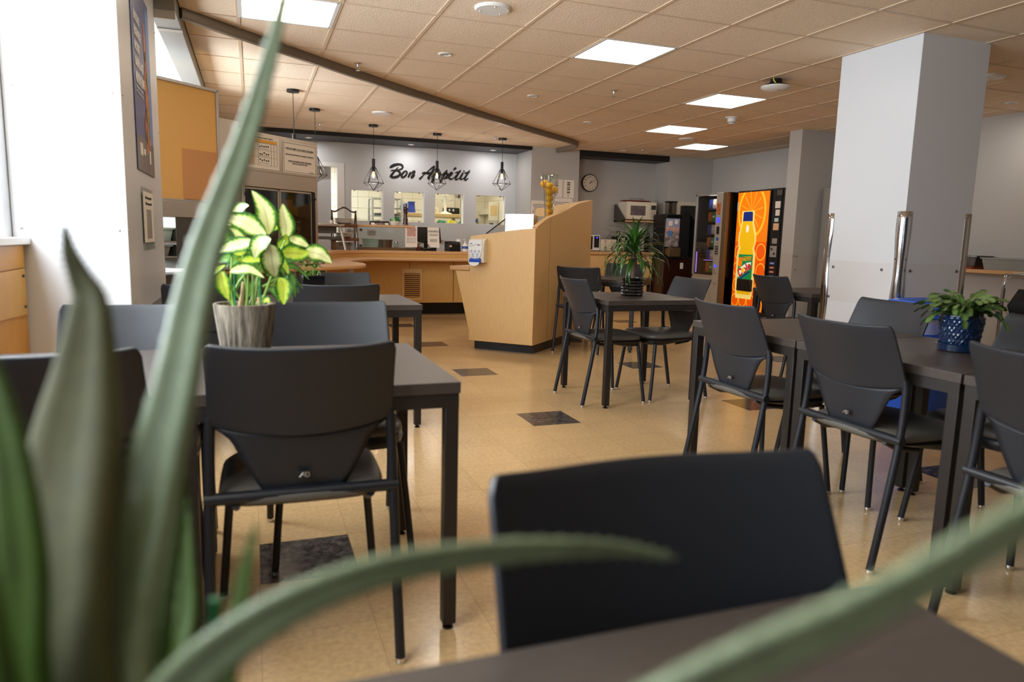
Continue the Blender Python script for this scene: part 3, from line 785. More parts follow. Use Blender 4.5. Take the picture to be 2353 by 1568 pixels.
fridge_item(-.75, .2, 1.301, .2, .15, .07, 'tubtan', 'brown box on the top shelf behind the left fridge door', 'food_box', 'food box')

# ---- cork board and tray return station left of the fridge
bd = thing('bulletin_board', 'large orange cork bulletin board with aluminium frame above the tray station', 'bulletin board', UO, UA)
MB().span(-2.15, -1.16, .02, .045, 1.372, 2.245).build('cork_panel', 'cork', bd)
m = MB(); m.span(-2.15, -1.145, .008, .05, 2.24, 2.262).span(-1.165, -1.143, .008, .05, 1.366, 2.262).span(-2.15, -1.145, .008, .05, 1.36, 1.374)
m.build('board_frame', 'alu', bd, bevel=.002)
sh = MB().span(-1.50, -1.166, .014, .0195, 1.378, 1.765).build('kraft_sheet', 'cork2', None); tag(sh, 'brown kraft sheet tacked low on the orange cork board', 'paper sheet', None, UO, UA)
ts = thing('tray_station', 'steel tray return station with shelves under the cork board', 'tray station', UO, UA)
MB().span(-2.2, -1.14, -.01, .40, 1.235, 1.358).build('hood', 'steel', ts, bevel=.003)
MB().span(-1.60, -1.14, .0, .38, .84, 1.236).build('side_panel', 'steel_dark', ts, bevel=.003)
m = MB(); m.span(-2.2, -1.6, 0, .38, 1.035, 1.05).span(-2.2, -1.6, 0, .38, .925, .935); m.build('shelf', 'steel', ts)
MB().span(-2.2, -1.14, .05, .40, .1, .79).build('base_cabinet', 'steel_dark', ts)
MB().span(-1.14, -.935, .02, .06, .84, 2.05).build('end_panel', 'steel', ts)
def tub(nm, loc, rz, w_, d, h, mt, label, grp=None, lip=True, cat='plastic tub'):
    t = thing(nm, label, cat, loc, rz, grp)
    m = MB(); k = .88; e = .006
    def rr(w2, d2, z): return [(w2 * a, d2 * b, z) for a, b in ((-.5, -.42), (-.42, -.5), (.42, -.5), (.5, -.42), (.5, .42), (.42, .5), (-.42, .5), (-.5, .42))]
    m.rings([rr(w_ * k, d * k, 0), rr(w_, d, h), rr(w_ - 2 * e, d - 2 * e, h), rr(w_ * k - 2 * e, d * k - 2 * e, e)])
    m.build('tub_body', mt, t, sharp=50)
    if lip:
        m = MB(); m.rings([rr(w_, d, h - .012), rr(w_ + .02, d + .02, h - .012), rr(w_ + .02, d + .02, h), rr(w_ - .004, d - .004, h + .001)], False, False)
        m.build('rim', mt, t, sharp=50)
    return t
def U(x, y, z): c, s2 = math.cos(UA), math.sin(UA); return (UO[0] + c * x - s2 * y, UO[1] + s2 * x + c * y, z)
tub('bus_tub', U(-1.75, .19, 1.052), UA, .34, .34, .10, 'mint', 'pale tub on the upper shelf of the tray station beside the pillar')
tub('bus_tub', U(-1.78, .19, .937), UA, .34, .34, .085, 'tub', 'grey tub on the lower shelf of the tray station beside the pillar')
tub('bus_tub', U(-1.38, -.22, .837), UA, .22, .18, .12, 'tub', 'grey tub on the wood rail in front of the tray station')

# ---- kiosk: condiment stand clad in maple (46 degrees to the room)
KA = math.radians(46.0); KO = (2.548, 6.371, 0)
ki = thing('condiment_kiosk', 'tall maple clad condiment kiosk with a rising curved side wall', 'kiosk', KO, KA)
topc = smooth_path([(0, 1.236), (.30, 1.335), (.55, 1.385), (.83, 1.440), (1.24, 1.535), (1.74, 1.598)], 6)
topc[0] = (.05, 1.254)
m = MB(); m.slab([(.05, .10), (1.74, .10)] + [tuple(p) for p in reversed(topc)], (0, 0, 0), (1, 0, 0), (0, 0, 1), (0, 1, 0), .055)
m.build('side_wall', 'maple', ki, sharp=50, bevel=.002)
MB().span(.388, .391, -.0012, .001, .11, 1.345).build('panel_seam', 'grille', ki)
m = MB(); m.slab([(.0, .10), (.70, .10), (.70, 1.147), (.5, 1.175), (.3, 1.205), (.12, 1.228), (.0, 1.236)], (-.001, 0, 0), (0, 1, 0), (0, 0, 1), (1, 0, 0), .05)
m.build('front_wall', 'maple', ki, sharp=50, bevel=.002)
m = MB(); m.slab([(.7005, .20), (.86, .80), (.7005, .80)], (.002, 0, 0), (0, 1, 0), (0, 0, 1), (1, 0, 0), 1.70)
m.build('slanted_side', 'maple', ki, sharp=50)
MB().span(.0, 1.70, .702, .935, .802, .845).build('shelf_ledge', 'maple_edge', ki, bevel=.012)
MB().span(.052, 1.70, .056, .70, .80, .84).build('inner_counter', 'maple_edge', ki)
m = MB(); m.slab([(.056, .10), (.68, .10), (.68, 1.25), (.45, 1.25), (.45, 1.405), (.70, 1.405), (.70, 1.495), (.5, 1.527), (.3, 1.56), (.056, 1.597)], (1.69, 0, 0), (0, 1, 0), (0, 0, 1), (1, 0, 0), .05)
m.build('back_wall', 'maple', ki, sharp=50)
MB().span(.13, 1.66, .035, .70, 0, .10).build('toe_kick', 'toe', ki)
MB().span(.56, .90, .057, .26, 1.285, 1.305).build('vase_shelf', 'maple_edge', ki)
MB().slab([(.056, 1.36), (.50, 1.33), (.50, 1.48), (.056, 1.50)], (.245, 0, 0), (0, 1, 0), (0, 0, 1), (1, 0, 0), .004).build('splash_panel', 'maple', ki) if False else None
def K(x, y, z): c, s2 = math.cos(KA), math.sin(KA); return (KO[0] + c * x - s2 * y, KO[1] + s2 * x + c * y, z)
# steel service box, turned so its polished front mirrors the window
bx = thing('condiment_dispenser_box', 'polished steel box on the maple kiosk, its front glaring white with window light', 'dispenser box', K(.085, .202, .841), KA + math.radians(11))
M['mirror'] = mat('polished steel front', (236, 238, 240), 0.16, metal=1.0)
MB().span(.0, .20, -.138, .138, .20, .525).build('box_body', 'steel', bx, bevel=.004)
MB().slab([(-.134, .19), (.146, .19), (.146, .53), (-.134, .53)], (-.004, 0, 0), (0, 1, 0), (0, 0, 1), (-1, 0, 0), .004).build('front_plate', 'mirror', bx)
MB().span(.03, .18, -.11, .11, 0, .20).build('pedestal', 'steel_dark', bx)
sg = thing('slanted_glass_guard', 'slanted glass guard with a thin black edge left of the white box', 'sneeze guard', KO, KA)
m = MB(); m.tube([(.07, .56, 1.175), (.07, .348, 1.325)], .006, 8); m.tube([(.75, .56, 1.175), (.75, .348, 1.325)], .006, 8); m.build('edge_trim', 'black', sg)
m = MB(); m.slab([(0, 0), (.68, 0), (.68, .26), (0, .26)], (.07, .56, 1.175), (1, 0, 0), (0, -.816, .578), (0, .578, .816), .004); m.build('glass_pane', 'glass', sg)
m = MB(); m.span(.09, .74, .552, .568, .84, 1.175); m.build('lower_pane', 'glass', sg)
# soap dispenser
dp = thing('hand_sanitizer_dispenser', 'white hand sanitizer dispenser with a blue push bar on the kiosk front', 'dispenser', K(0, .595, 0), KA)
m = MB(); prof = [(-.0, .0), (-.075, .0), (-.082, .06), (-.085, .14), (-.078, .19), (-.055, .225), (0, .24)]
rows = []
for y in (-.088, -.08, .08, .088):
    k_ = .94 if abs(y) > .085 else 1
    rows.append([(p_[0] * k_ - .002, y, .89 + p_[1] * (1 if k_ == 1 else .985)) for p_ in prof])
m.rings(rows); m.build('housing', 'cream', dp, sharp=50, bevel=.004)
m = MB(); uvp = [(-.070, .225), (.070, .225), (.075, .15), (.062, .09), (.045, .055), (.020, .030), (-.020, .030), (-.045, .055), (-.062, .09), (-.075, .15)]
m.slab(uvp, (-.088, 0, .885), (0, -1, 0), (0, 0, 1), (-1, 0, 0), .006); m.build('cover', 'white', dp, bevel=.002)
m = MB()
M['inkblue'] = mat('blue ink', (52, 84, 168), .5)
for y, z in ((-.042, .115), (0, .115), (.042, .115), (-.024, .085), (.024, .085), (-.024, .055), (.024, .055)):
    m.tube([(-.0955, y + .0095 * math.cos(a), .885 + z + .0115 * math.sin(a)) for a in [k_ * PI / 5 for k_ in range(11)]], .0018, 5)
m.tube([(-.0955, .065, .885 + .165), (-.0955, .03, .885 + .168), (-.0955, -.01, .885 + .185), (-.0955, -.065, .885 + .18)], .0015, 5)
m.build('printed_icons', 'inkblue', dp)
text('lettering', 'deb', .018, 'inkblue', dp, (-.0955, .045, 1.075), (PI / 2, 0, -PI / 2))
MB().box((-.0955, -.035, 1.062), (.001, .024, .008)).build('red_mark', 'redtray', dp)
m = MB(); m.box((-.082, .0, .908), (.062, .118, .048), Matrix.Rotation(-.3, 3, 'Y')); m.build('push_bar', 'blue', dp, bevel=.006)
m = MB(); m.slab([(.058 * math.cos(a), .036 * math.sin(a)) for a in [-PI * k_ / 12 for k_ in range(13)]], (-.118, 0, .895), (0, -1, 0), (0, 0, 1), (-1, 0, 0), .004); m.build('push_pad', 'white', dp)
# vase of lemons
VX, VY = .72, .15
vs = thing('glass_vase', 'tall flared glass vase holding yellow fruit on top of the kiosk', 'vase', K(VX, VY, 1.306), KA)
m = MB(); m.lathe([(.044, 0), (.048, .10), (.066, .30), (.094, .50), (.091, .50), (.062, .30), (.044, .11), (.042, .012)], seg=28, caps=False); m.lathe([(.044, 0), (.042, .012)], seg=28)
m.build('vase_body', 'vase_glass', vs)
m = MB(); m.tube([(.0905 * math.cos(k_ * PI / 14), .0905 * math.sin(k_ * PI / 14), .5) for k_ in range(29)], .0022, 6); m.build('rim', 'chrome', vs)
lm = [(0, 0, .055, 'lowest'), (.0, .0, .122, 'second from the bottom'), (-.004, 0, .19, 'third from the bottom'), (.004, .004, .255, 'fourth from the bottom'), (-.008, 0, .315, 'middle'), (.02, -.040, .345, 'right hand'), (.03, .036, .35, 'left hand'), (-.012, -.004, .378, 'large upper'), (-.01, .052, .405, 'topmost left')]
for x, y, z, l in lm:
    wx, wy, wz = K(VX + x, VY + y, 1.306 + z)
    m = MB(); rr = []
    for i in range(11):
        a = PI * i / 10; r_ = .0415 * math.sin(a) ** .85; zz = .047 * math.cos(a) * (1.12 if i in (0, 10) else 1)
        rr.append([(zz, max(r_, .003) * math.cos(2 * PI * k_ / 14), max(r_, .003) * math.sin(2 * PI * k_ / 14)) for k_ in range(14)])
    m.rings(rr)
    o = tag(m.build('lemon', 'lemon'), '%s yellow fruit in the glass vase on the kiosk' % l, 'fruit', 'fruit in the glass vase', (wx, wy, wz))
    o.rotation_euler = (random.uniform(-.4, .4), random.uniform(-.4, .4), PI / 2 - .8 + random.uniform(-.5, .5))

# ---- things on the counter: sneeze guard
gd = thing('sneeze_guard', 'glass sneeze guard with a wooden top shelf and steel posts on the counter', 'sneeze guard')
MB().span(1.33, 2.14, 9.72 + .2, 10.22, 1.245, 1.27).build('top_shelf', 'maple_edge', gd, bevel=.004)
m = MB()
m.tube([(1.37, 10.02, .925), (1.345, 9.96, 1.1), (1.335, 9.95, 1.275)], .026, 10, flat=.6)
m.tube([(2.16, 10.02, .925), (2.15, 9.96, 1.1), (2.145, 9.95, 1.265)], .020, 10, flat=.6)
m.build('post', 'alu', gd)
MB().span(1.37, 2.13, 9.975, 9.981, .955, 1.245).build('glass_pane', 'glass', gd)
MB().span(1.37, 2.13, 9.965, 9.985, .926, .965).build('bottom_rail', 'bronze', gd)
m = MB()
for z in (.985, 1.20): m.lathe([(.022, 0), (.022, .012), (.002, .014)], seg=14)
m.bm.free(); m = MB()
for z in (.985, 1.20): m.tube([(1.405, 9.974, z), (1.405, 9.955, z)], .020, 14)
m.build('knob', 'steel_dark', gd)
g2 = thing('steel_serving_frame', 'grey steel serving frame with a slanted post left of the wicker stand', 'serving frame')
m = MB(); m.span(.62, 1.13, 9.48, 9.70, 1.235, 1.262); m.build('top_shelf', 'steel', g2, bevel=.003)
m = MB(); m.tube([(1.09, 9.66, 1.25), (1.12, 9.64, 1.1), (1.155, 9.62, .926)], .017, 8); m.build('post', 'silverp', g2)
m = MB(); m.span(.62, 1.05, 9.68, 9.70, 1.14, 1.236).span(.62, 1.10, 9.66, 9.68, 1.06, 1.10).span(.64, .67, 9.50, 9.69, .926, 1.236); m.build('rail', 'steel_dark', g2)
# wicker tiered stand with plates
wk = thing('wicker_plate_stand', 'two-tier wicker stand with a curved dark handle holding plates', 'plate stand', (1.165, 9.86, .925))
m = MB(); m.span(-.165, .165, -.12, .12, .30, .345).span(-.175, .185, -.12, .12, .12, .165); m.build('tier', 'wicker', wk, bevel=.006)
m = MB()
for x in (-.155, .155):
    for y in (-.10, .10): m.tube([(x, y, 0), (x * .97, y, .3), (x * 1.0, y * .6, .42), (x, 0, .52)], .009, 8)
m.tube(smooth_path([(-.168, 0, .520), (-.14, 0, .507), (-.10, 0, .512), (-.05, 0, .545), (0, 0, .562), (.05, 0, .545), (.10, 0, .512), (.14, 0, .507), (.168, 0, .520)], 4), .011, 8)
m.build('handle', 'darkwood', wk)
m = MB()
for x, z, s2 in ((-.06, .255, 1), (.06, .255, -1), (-.06, .08, 1), (.06, .08, -1)):
    m.tube([(x + s2 * .028 * (1 - a / 14) * math.cos(a), -.12, z + .028 * (1 - a / 14) * math.sin(a)) for a in [k_ * .6 for k_ in range(20)]], .003, 5)
m.build('scroll', 'blackmatte', wk)
MB().span(-.16, -.12, -.13, .10, 0, .12).build('corner_post', 'wicker', wk)
def plate_stack(z0, n, r, words):
    for i in range(n):
        z = z0 + i * .014
        m = MB(); m.lathe([(r * .55, 0), (r * .6, .004), (r, .016), (r, .019), (r * .58, .008), (.002, .007)], seg=32, caps=False)
        tag(m.build('plate', 'ceramic'), 'white round plate, %s in the stack on the %s wicker tier' % (('bottom', 'second', 'third', 'fourth', 'top')[i if i < n - 1 else 4], words), 'plate', 'plates on the wicker stand', (1.165, 9.86, z))
plate_stack(.925 + .346, 5, .14, 'upper')
plate_stack(.925 + .166, 4, .14, 'lower')
# closed sign, bowl, mill on the shelf
t = thing('closed_sign', 'small tent sign reading FERMÉ on the wooden top shelf', 'sign', (1.66, 10.0, 1.27))
m = MB(); m.slab([(-.045, 0), (.045, 0), (0, .055)], (-.13, 0, 0), (0, 1, 0), (0, 0, 1), (1, 0, 0), .27); m.build('sign_body', 'black', t)
m = MB(); m.slab([(-.115, .004), (.125, .004), (.125, .040), (-.115, .040)], (0, -.0455, 0), (1, 0, 0), (0, .63, .776), (0, -.776, .63), .002); m.build('sign_face', 'paper', t)
text('lettering', 'FERMÉ', .044, 'ink', t, (.005, -.0355, .018), (PI / 2 - .68, 0, 0), bold=.0014, sx=1.15)
t = thing('salad_bowl', 'small white bowl filled with green packets beside the tent sign', 'bowl', (1.875, 10.0, 1.27))
MB().lathe([(.045, 0), (.058, .01), (.078, .06), (.074, .06), (.05, .012)], seg=28, caps=False).build('bowl_body', 'white', t)
MB().lathe([(.058, .008), (.004, .008)], seg=20, caps=False).build('bowl_base', 'white', t)
for i in range(10):
    x = -.055 + i * .011; a = random.uniform(-.5, .5)
    q = MB(); q.box((0, 0, .0), (.018, .012, .06)); mt = ('green', 'white', 'fernish')[i % 3]
    if mt == 'fernish': mt = mat('lime packet', (150, 190, 80), .5) if i == 2 else M['fernish']; M['fernish'] = mt
    o = q.build('packet', mt, None, bevel=.002); tag(o, 'little %s packet standing in the white bowl, %s from the left' % (('dark green', 'white', 'lime green')[i % 3], ('first', 'second', 'third', 'fourth', 'fifth', 'sixth', 'seventh', 'eighth', 'ninth', 'tenth')[i]), 'packet', 'packets in the bowl', (1.875 + x, 10.0 + random.uniform(-.03, .03), 1.27 + .062))
    o.rotation_euler = (random.uniform(-.3, .3), a, 0)
q = MB(); q.box((0, 0, 0), (.10, .004, .035)); o = q.build('food_card', 'green', None); tag(o, 'dark green striped card tilted in the white bowl', 'card', None, (1.915, 9.99, 1.357)); o.rotation_euler = (0, .75, 0)
t = thing('pepper_mill', 'tall dark wooden pepper mill on a saucer on the wooden shelf', 'pepper mill', (2.03, 10.0, 1.275))
MB().lathe([(.034, .01), (.036, .03), (.031, .05), (.034, .07), (.030, .10), (.022, .145), (.030, .18), (.031, .195), (.024, .205), (.032, .225), (.032, .245), (.020, .262), (.004, .268)], seg=24).build('mill_body', 'darkwood', t)
MB().lathe([(.006, .266), (.006, .278), (.002, .282)], seg=10).build('finial', 'steel', t)
tag(MB().lathe([(.03, 0), (.06, .012), (.058, .014), (.004, .006)], seg=28, caps=False).build('saucer', 'ceramic'), 'white saucer under the dark pepper mill', 'saucer', None, (2.03, 10.0, 1.2705))
# menu stand in front of the glass
t = thing('menu_stand', 'clear stand with a salmon coloured menu card before the glass guard', 'menu card', (2.10, 9.945, .926))
m = MB(); m.span(-.085, .085, -.006, -.002, .05, .345); m.build('card', 'paper', t)
M['salmon'] = mat('salmon food photo', (196, 150, 138), .5, noise=.35, nscale=40)
MB().span(-.062, .062, -.008, -.0055, .20, .315).build('food_photo', 'salmon', t)
for z in (.175, .155, .135, .115): text('lettering', 'Salade du jour au choix', .014, 'ink', t, (0, -.0068, z))
MB().span(-.088, .088, -.0015, .002, .0, .35).span(-.09, .09, -.022, .012, 0, .006).build('acrylic_holder', 'glass', t)
# containers behind the glass
tub('container', (1.57, 10.22, .926), 0, .22, .16, .155, 'mint', 'pale mint ribbed container behind the sneeze guard glass', None, True, 'container')
tub('container', (1.70, 10.30, .926), 0, .12, .14, .145, 'tub', 'grey container between the mint and the brown ones', None, True, 'container')
tub('container', (1.81, 10.25, .926), 0, .14, .14, .145, 'tubtan', 'brown container behind the sneeze guard glass', None, True, 'container')
t = thing('glass_jar', 'small glass jar of brown sugar right of the brown container', 'jar', (1.93, 10.15, .926))
MB().lathe([(.035, 0), (.035, .09), (.028, .10)], seg=20).build('jar_body', 'vase_glass', t)
MB().lathe([(.03, .003), (.03, .04)], seg=18).build('contents', 'tubtan', t)
MB().lathe([(.03, .10), (.03, .122)], seg=18).build('lid', 'alu', t)
t = thing('paper_box', 'white lettered box under the lower wicker tier', 'box', (1.2, 10.12, .926))
MB().span(-.16, .16, -.05, .05, 0, .10).build('box_body', 'white', t)
# electric sockets on the back wall
for x, z, l in ((1.43, 1.175, 'double wall socket seen through the wicker stand'), (1.76, 1.175, 'grey wall socket plate seen through the sneeze guard')):
    t = thing('wall_socket', l, 'socket', (x, RY, z))
    MB().span(-.065, .065, -.008, 0, -.04, .04).build('plate', 'alu', t, bevel=.003)
    m = MB()
    for dx in (-.035, 0, .035): m.span(dx - .006, dx + .006, -.010, -.007, -.01, .012)
    m.build('outlet', 'steel_dark', t)
# point of sale
t = thing('cash_register_screen', 'black point of sale monitor tilted back on the counter', 'monitor', (2.39, 10.2, .926))
rx = Matrix.Rotation(.35, 3, 'X')
m = MB(); m.box((.01, .05, .225), (.40, .028, .24), Matrix.Rotation(-.38, 3, 'X')); m.build('screen_back', 'black', t, bevel=.008)
m = MB(); m.tube([(0, .08, .0), (0, .10, .1), (0, .05, .2)], .03, 10); m.span(-.09, .09, -.02, .16, 0, .02); m.build('stand', 'black', t)
MB().box((-.07, .0255, .165), (.022, .004, .032), Matrix.Rotation(-.38, 3, 'X')).build('sticker', 'alu', t)
t = thing('payment_notice', 'salmon payment notice standing before the cash register', 'notice', (2.44, 10.03, .926))
m = MB(); m.box((0, 0, .19), (.17, .004, .29), Matrix.Rotation(-.10, 3, 'X')); m.build('card', 'paper', t)
for s2, z, q in (('CARTE DE DÉBIT OU', .285, .017), ('DE CRÉDIT SEULEMENT', .270, .015), ("NOUS N'ACCEPTONS PAS", .235, .0115), ("L'ARGENT COMPTANT", .218, .0115), ("IL N'EST PAS PERMIS DE", .165, .0105), ('FAIRE ÉPARGNER À MOI', .150, .0105), ('DE PAYER PLUS TARD', .135, .0105)):
    text('lettering', s2, q, 'ink', t, (0, -.004 + (z - .19) * .1, z), (PI / 2 - .10, 0, 0))
MB().span(-.04, .04, -.03, .05, 0, .05).build('holder', 'black', t, bevel=.004)
t = thing('card_terminal', 'black card terminal with cables lying in front of the payment notice', 'card terminal', (2.27, 9.985, .926), .3)
MB().box((0, 0, .03), (.07, .16, .035), Matrix.Rotation(.15, 3, 'X')).build('terminal_body', 'black', t, bevel=.008)
m = MB(); m.tube(smooth_path([(-.08, 0, .02), (-.06, -.02, .10), (.0, -.02, .115), (.07, -.02, .09), (.12, -.01, .02), (.16, .0, .012), (.22, .03, .015)], 6), .006, 6)
m.tube(smooth_path([(-.1, .02, .01), (.0, -.05, .02), (.1, -.03, .03), (.2, -.04, .012)], 6), .006, 6); m.build('cable', 'blackmatte', t)
t = thing('receipt_printer', 'black box-shaped receipt printer on the counter', 'printer', (2.72, 10.05, .926), .12)
m = MB(); m.slab([(-.08, 0), (.09, 0), (.09, .10), (.06, .142), (-.08, .142)][::-1], (-.085, 0, 0), (0, -1, 0), (0, 0, 1), (1, 0, 0), .185); m.build('printer_body', 'black', t, bevel=.006)
MB().box((.0, .0, .1425), (.12, .02, .004)).build('paper_slot', 'blackmatte', t)
MB().box((-.055, -.0905, .075), (.035, .002, .025)).build('sticker', 'peach', t)
t = thing('white_bucket', 'white plastic bucket behind the receipt printer', 'bucket', (2.70, 10.34, .926))
MB().lathe([(.07, 0), (.088, .15), (.094, .15), (.094, .165), (.086, .165), (.068, .01)], seg=28, caps=False).build('bucket_body', 'white', t)
t = thing('sanitizer_bottle', 'white pump bottle of hand sanitizer by the kiosk', 'pump bottle', (2.905, 10.0, .926))
MB().lathe([(.044, 0), (.047, .01), (.047, .085), (.030, .105), (.016, .112), (.016, .125)], seg=24).build('bottle_body', 'white', t)
MB().lathe([(.014, .125), (.014, .14), (.006, .142), (.006, .175)], seg=14).tube([(0, 0, .172), (-.035, -.01, .168)], .007, 8).build('pump', 'white', t)
MB().lathe([(.0475, .04), (.0475, .078)], seg=24, caps=False).build('label_wrap', 'inkblue', t)
for i, (x, y) in enumerate(((2.80, 10.18), (2.835, 10.26))):
    tag(MB().lathe([(.028, 0), (.038, .16), (.035, .172), (.004, .175)], seg=20).build('paper_cup_stack', 'white'), 'upturned stack of white cups, %s of two beside the pump bottle' % ('front', 'back')[i], 'cup stack', 'cup stacks', (x + .06, y, .926))
t = thing('shaker', 'glass shaker with metal lid beside the pump bottle', 'shaker', (3.03, 10.04, .926))
MB().lathe([(.028, 0), (.03, .07)], seg=16).build('glass_body', 'vase_glass', t); MB().lathe([(.03, .07), (.02, .09), (.003, .092)], seg=16).build('lid', 'chrome', t)
for i, (x, y, mt, h, l) in enumerate([(2.215, 10.0, 'redtray', .06, 'short red cup'), (2.20, 10.12, 'white', .13, 'tall white cup stack'), (2.26, 10.10, 'white', .12, 'white cup stack with blue print')]):
    tag(MB().lathe([(.030, 0), (.036, h), (.033, h), (.028, .005)], seg=20, caps=False).build('cup', mt), l + ' left of the cash register', 'cup', None, (x, y, .926))
# small silver bell/shaker at the left of the wicker stand
tag(MB().lathe([(.02, 0), (.026, .02), (.02, .04), (.008, .05), (.002, .055)], seg=16).build('salt_cellar', 'ceramic'), 'small white salt cellar on the steel serving frame', 'salt cellar', None, (.97, 9.60, 1.263))

# ---- lettering on the wall
lt = thing('wall_lettering', 'black brush script lettering Bon Appétit on the grey wall', 'lettering', (2.048, RY - .001, 1.99))
S_ = 1 / 9.05 * .0072
strokes = [
 [(330,352,9),(352,330,17),(400,302,21),(460,285,18),(520,282,15),(565,298,14),(582,335,13),(560,372,12),(510,388,9),(470,394,5)],
 [(492,338,6),(455,385,12),(410,432,14),(372,480,16),(350,515,17),(358,535,15)],
 [(345,408,7),(385,402,10),(440,404,12),(495,415,13),(528,450,14),(520,490,15),(480,525,17),(420,540,17),(372,540,15),(345,520,12)],
 [(655,415,8),(620,425,12),(580,465,14),(560,510,15),(575,542,14),(610,535,13),(648,495,13),(668,450,12),(655,415,9)],
 [(735,432,7),(725,470,13),(706,515,14),(690,548,10)],[(700,535,5),(735,480,7),(775,440,9),(810,422,13),(822,432,12),(800,475,14),(766,525,14),(760,550,13),(785,545,10),(828,500,5)],
 [(915,585,12),(945,562,13),(1000,505,7),(1070,445,7),(1150,375,9),(1210,330,11),(1232,320,9)],
 [(1226,330,8),(1200,400,13),(1160,470,15),(1120,525,15),(1100,565,14),(1125,577,12),(1165,552,5)],
 [(975,478,8),(1005,458,14),(1080,462,16),(1150,466,16),(1200,468,12)],
 [(1165,552,5),(1200,505,6),(1250,460,8),(1275,445,9)],[(1290,410,8),(1262,470,14),(1232,540,15),(1200,610,15),(1180,665,9)],
 [(1232,560,6),(1280,495,10),(1325,462,13),(1345,480,13),(1330,530,13),(1292,570,13),(1255,580,10)],
 [(1340,540,5),(1380,500,6),(1440,450,6),(1492,402,8)],[(1492,405,8),(1455,460,14),(1415,530,15),(1375,600,15),(1350,665,9)],
 [(1400,560,6),(1440,500,9),(1480,465,12),(1500,480,12),(1486,530,12),(1450,570,12),(1415,580,10)],
 [(1470,580,5),(1530,545,7),(1585,500,9),(1602,465,10),(1585,448,10),(1550,480,13),(1530,530,14),(1545,575,14),(1585,590,11),(1645,552,5)],
 [(1628,400,9),(1655,375,14),(1680,350,12)],
 [(1645,552,5),(1700,490,6),(1778,402,9)],[(1778,402,8),(1735,465,13),(1695,530,14),(1672,575,14),(1695,600,12),(1760,560,5)],[(1668,455,8),(1720,446,12),(1780,434,9)],
 [(1760,560,5),(1810,500,6),(1832,455,10)],[(1832,455,10),(1800,515,14),(1775,565,14),(1795,597,12),(1850,565,5)],[(1845,430,12),(1856,420,14)],
 [(1850,565,5),(1910,490,6),(1972,408,9)],[(1972,408,8),(1930,470,13),(1890,535,14),(1868,585,14),(1890,612,12),(1945,570,6)],[(1862,468,8),(1920,457,13),(1968,450,9)]]
# crop units to wall metres
def wl(x, y): return ((x - 330) / 9.05 * .00712, -(y - 350) / 9.05 * .00685 + .165 + (x - 330) / 9.05 * .00041 + .02)
for st in strokes:
    m = MB(); q = smooth_path(st, 4)
    m.tube([(wl(a, b_)[0], -.006, wl(a, b_)[1]) for a, b_, r_ in q], [r_ / 9.05 * .0072 * 1.5 for a, b_, r_ in q], 10, flat=1.0)
    for v in m.bm.verts: v.co.y = -.006 + (v.co.y + .006) * .35
    m.build('letter_stroke', 'blackmatte', lt)

# ---- notices on the pier
def wallnote(x0, x1, z0, z1, Y, label, kind):
    t = thing('posted_notice', label, 'notice', ((x0 + x1) / 2, Y, (z0 + z1) / 2)); W_ = (x1 - x0) / 2; H_ = (z1 - z0) / 2
    MB().span(-W_, W_, -.003, 0, -H_, H_).build('sheet', 'paper', t)
    m = MB()
    if kind == 'bars':
        z = H_ * .75
        while z > -H_ * .6:
            h = random.choice((.006, .012, .018)); m.span(-W_ * .35, W_ * .25, -.0042, -.003, z - h, z); z -= h + .012
        m.span(-W_ * .2, W_ * .05, -.0042, -.003, -H_ * .8, -H_ * .72)
    else:
        for k_ in range(7):
            z = H_ * .45 - k_ * H_ * .2; wd = random.uniform(.6, .85) * W_; m.span(-wd, wd, -.0042, -.003, z - .004, z + .003)
    m.build('print', 'ink', t)
    if kind == 'warn':
        MB().slab([(-.018, 0), (.018, 0), (0, .028)], (0, -.003, H_ * .6), (1, 0, 0), (0, 0, 1), (0, -1, 0), .0015).build('warning_triangle', 'yellow', t)
    return t
wallnote(4.15, 4.42, 1.52, 1.735, BY, 'posted notice with a yellow warning triangle on the pier', 'warn')
wallnote(4.48, 4.68, 1.80, 2.08, BY, 'posted sheet with dark bars behind the lemon vase', 'bars')
wallnote(4.70, 4.88, 1.80, 2.08, BY, 'posted sheet right of the one with dark bars', 'bars')
wallnote(4.48, 4.86, 1.55, 1.79, BY, 'pale posted sheet lowest on the pier behind the kiosk', 'text')

# ---- kitchen furniture seen through the windows
t = thing('kitchen_rack', 'white metal storage rack seen through the first pass-through window', 'rack', (2.09, 11.98, 0))
m = MB()
for x in (-.24, .24):
    for y in (-.2, .2): m.span(x - .017, x + .017, y - .017, y + .017, 0, 1.74)
m.build('upright', 'white', t)
m = MB()
for z in (.5, .9, 1.33, 1.45, 1.58, 1.73): m.span(-.24, .24, -.2, .2, z - .012, z)
m.build('shelf', 'alu', t)
for z, mt, l in ((1.331, 'mint', 'lowest'), (1.451, 'tub', 'middle')):
    tub('rack_tray', (2.1, 12.0, z), 0, .40, .34, .04, 'blue_grey' if False else mt, '%s shallow tray on the white kitchen rack' % l, None, False, 'tray')
tag(MB().lathe([(.06, 0), (.10, .05), (.12, .11), (.115, .11), (.09, .05), (.05, .01)], seg=28, caps=False).build('mixing_bowl', 'ceramic'), 'white mixing bowl on the kitchen rack', 'bowl', None, (2.13, 11.95, 1.582))
t = thing('kitchen_bench', 'wooden topped kitchen bench seen through the middle windows', 'bench', (2.95, 12.45, 0))
MB().span(-.60, .55, -.35, .35, 1.465, 1.525).build('bench_top', 'bench', t, bevel=.005)
m = MB()
for x in (-.57, .52):
    for y in (-.3, .3): m.span(x - .03, x + .03, y - .03, y + .03, 0, 1.465)
m.build('leg', 'alu', t)
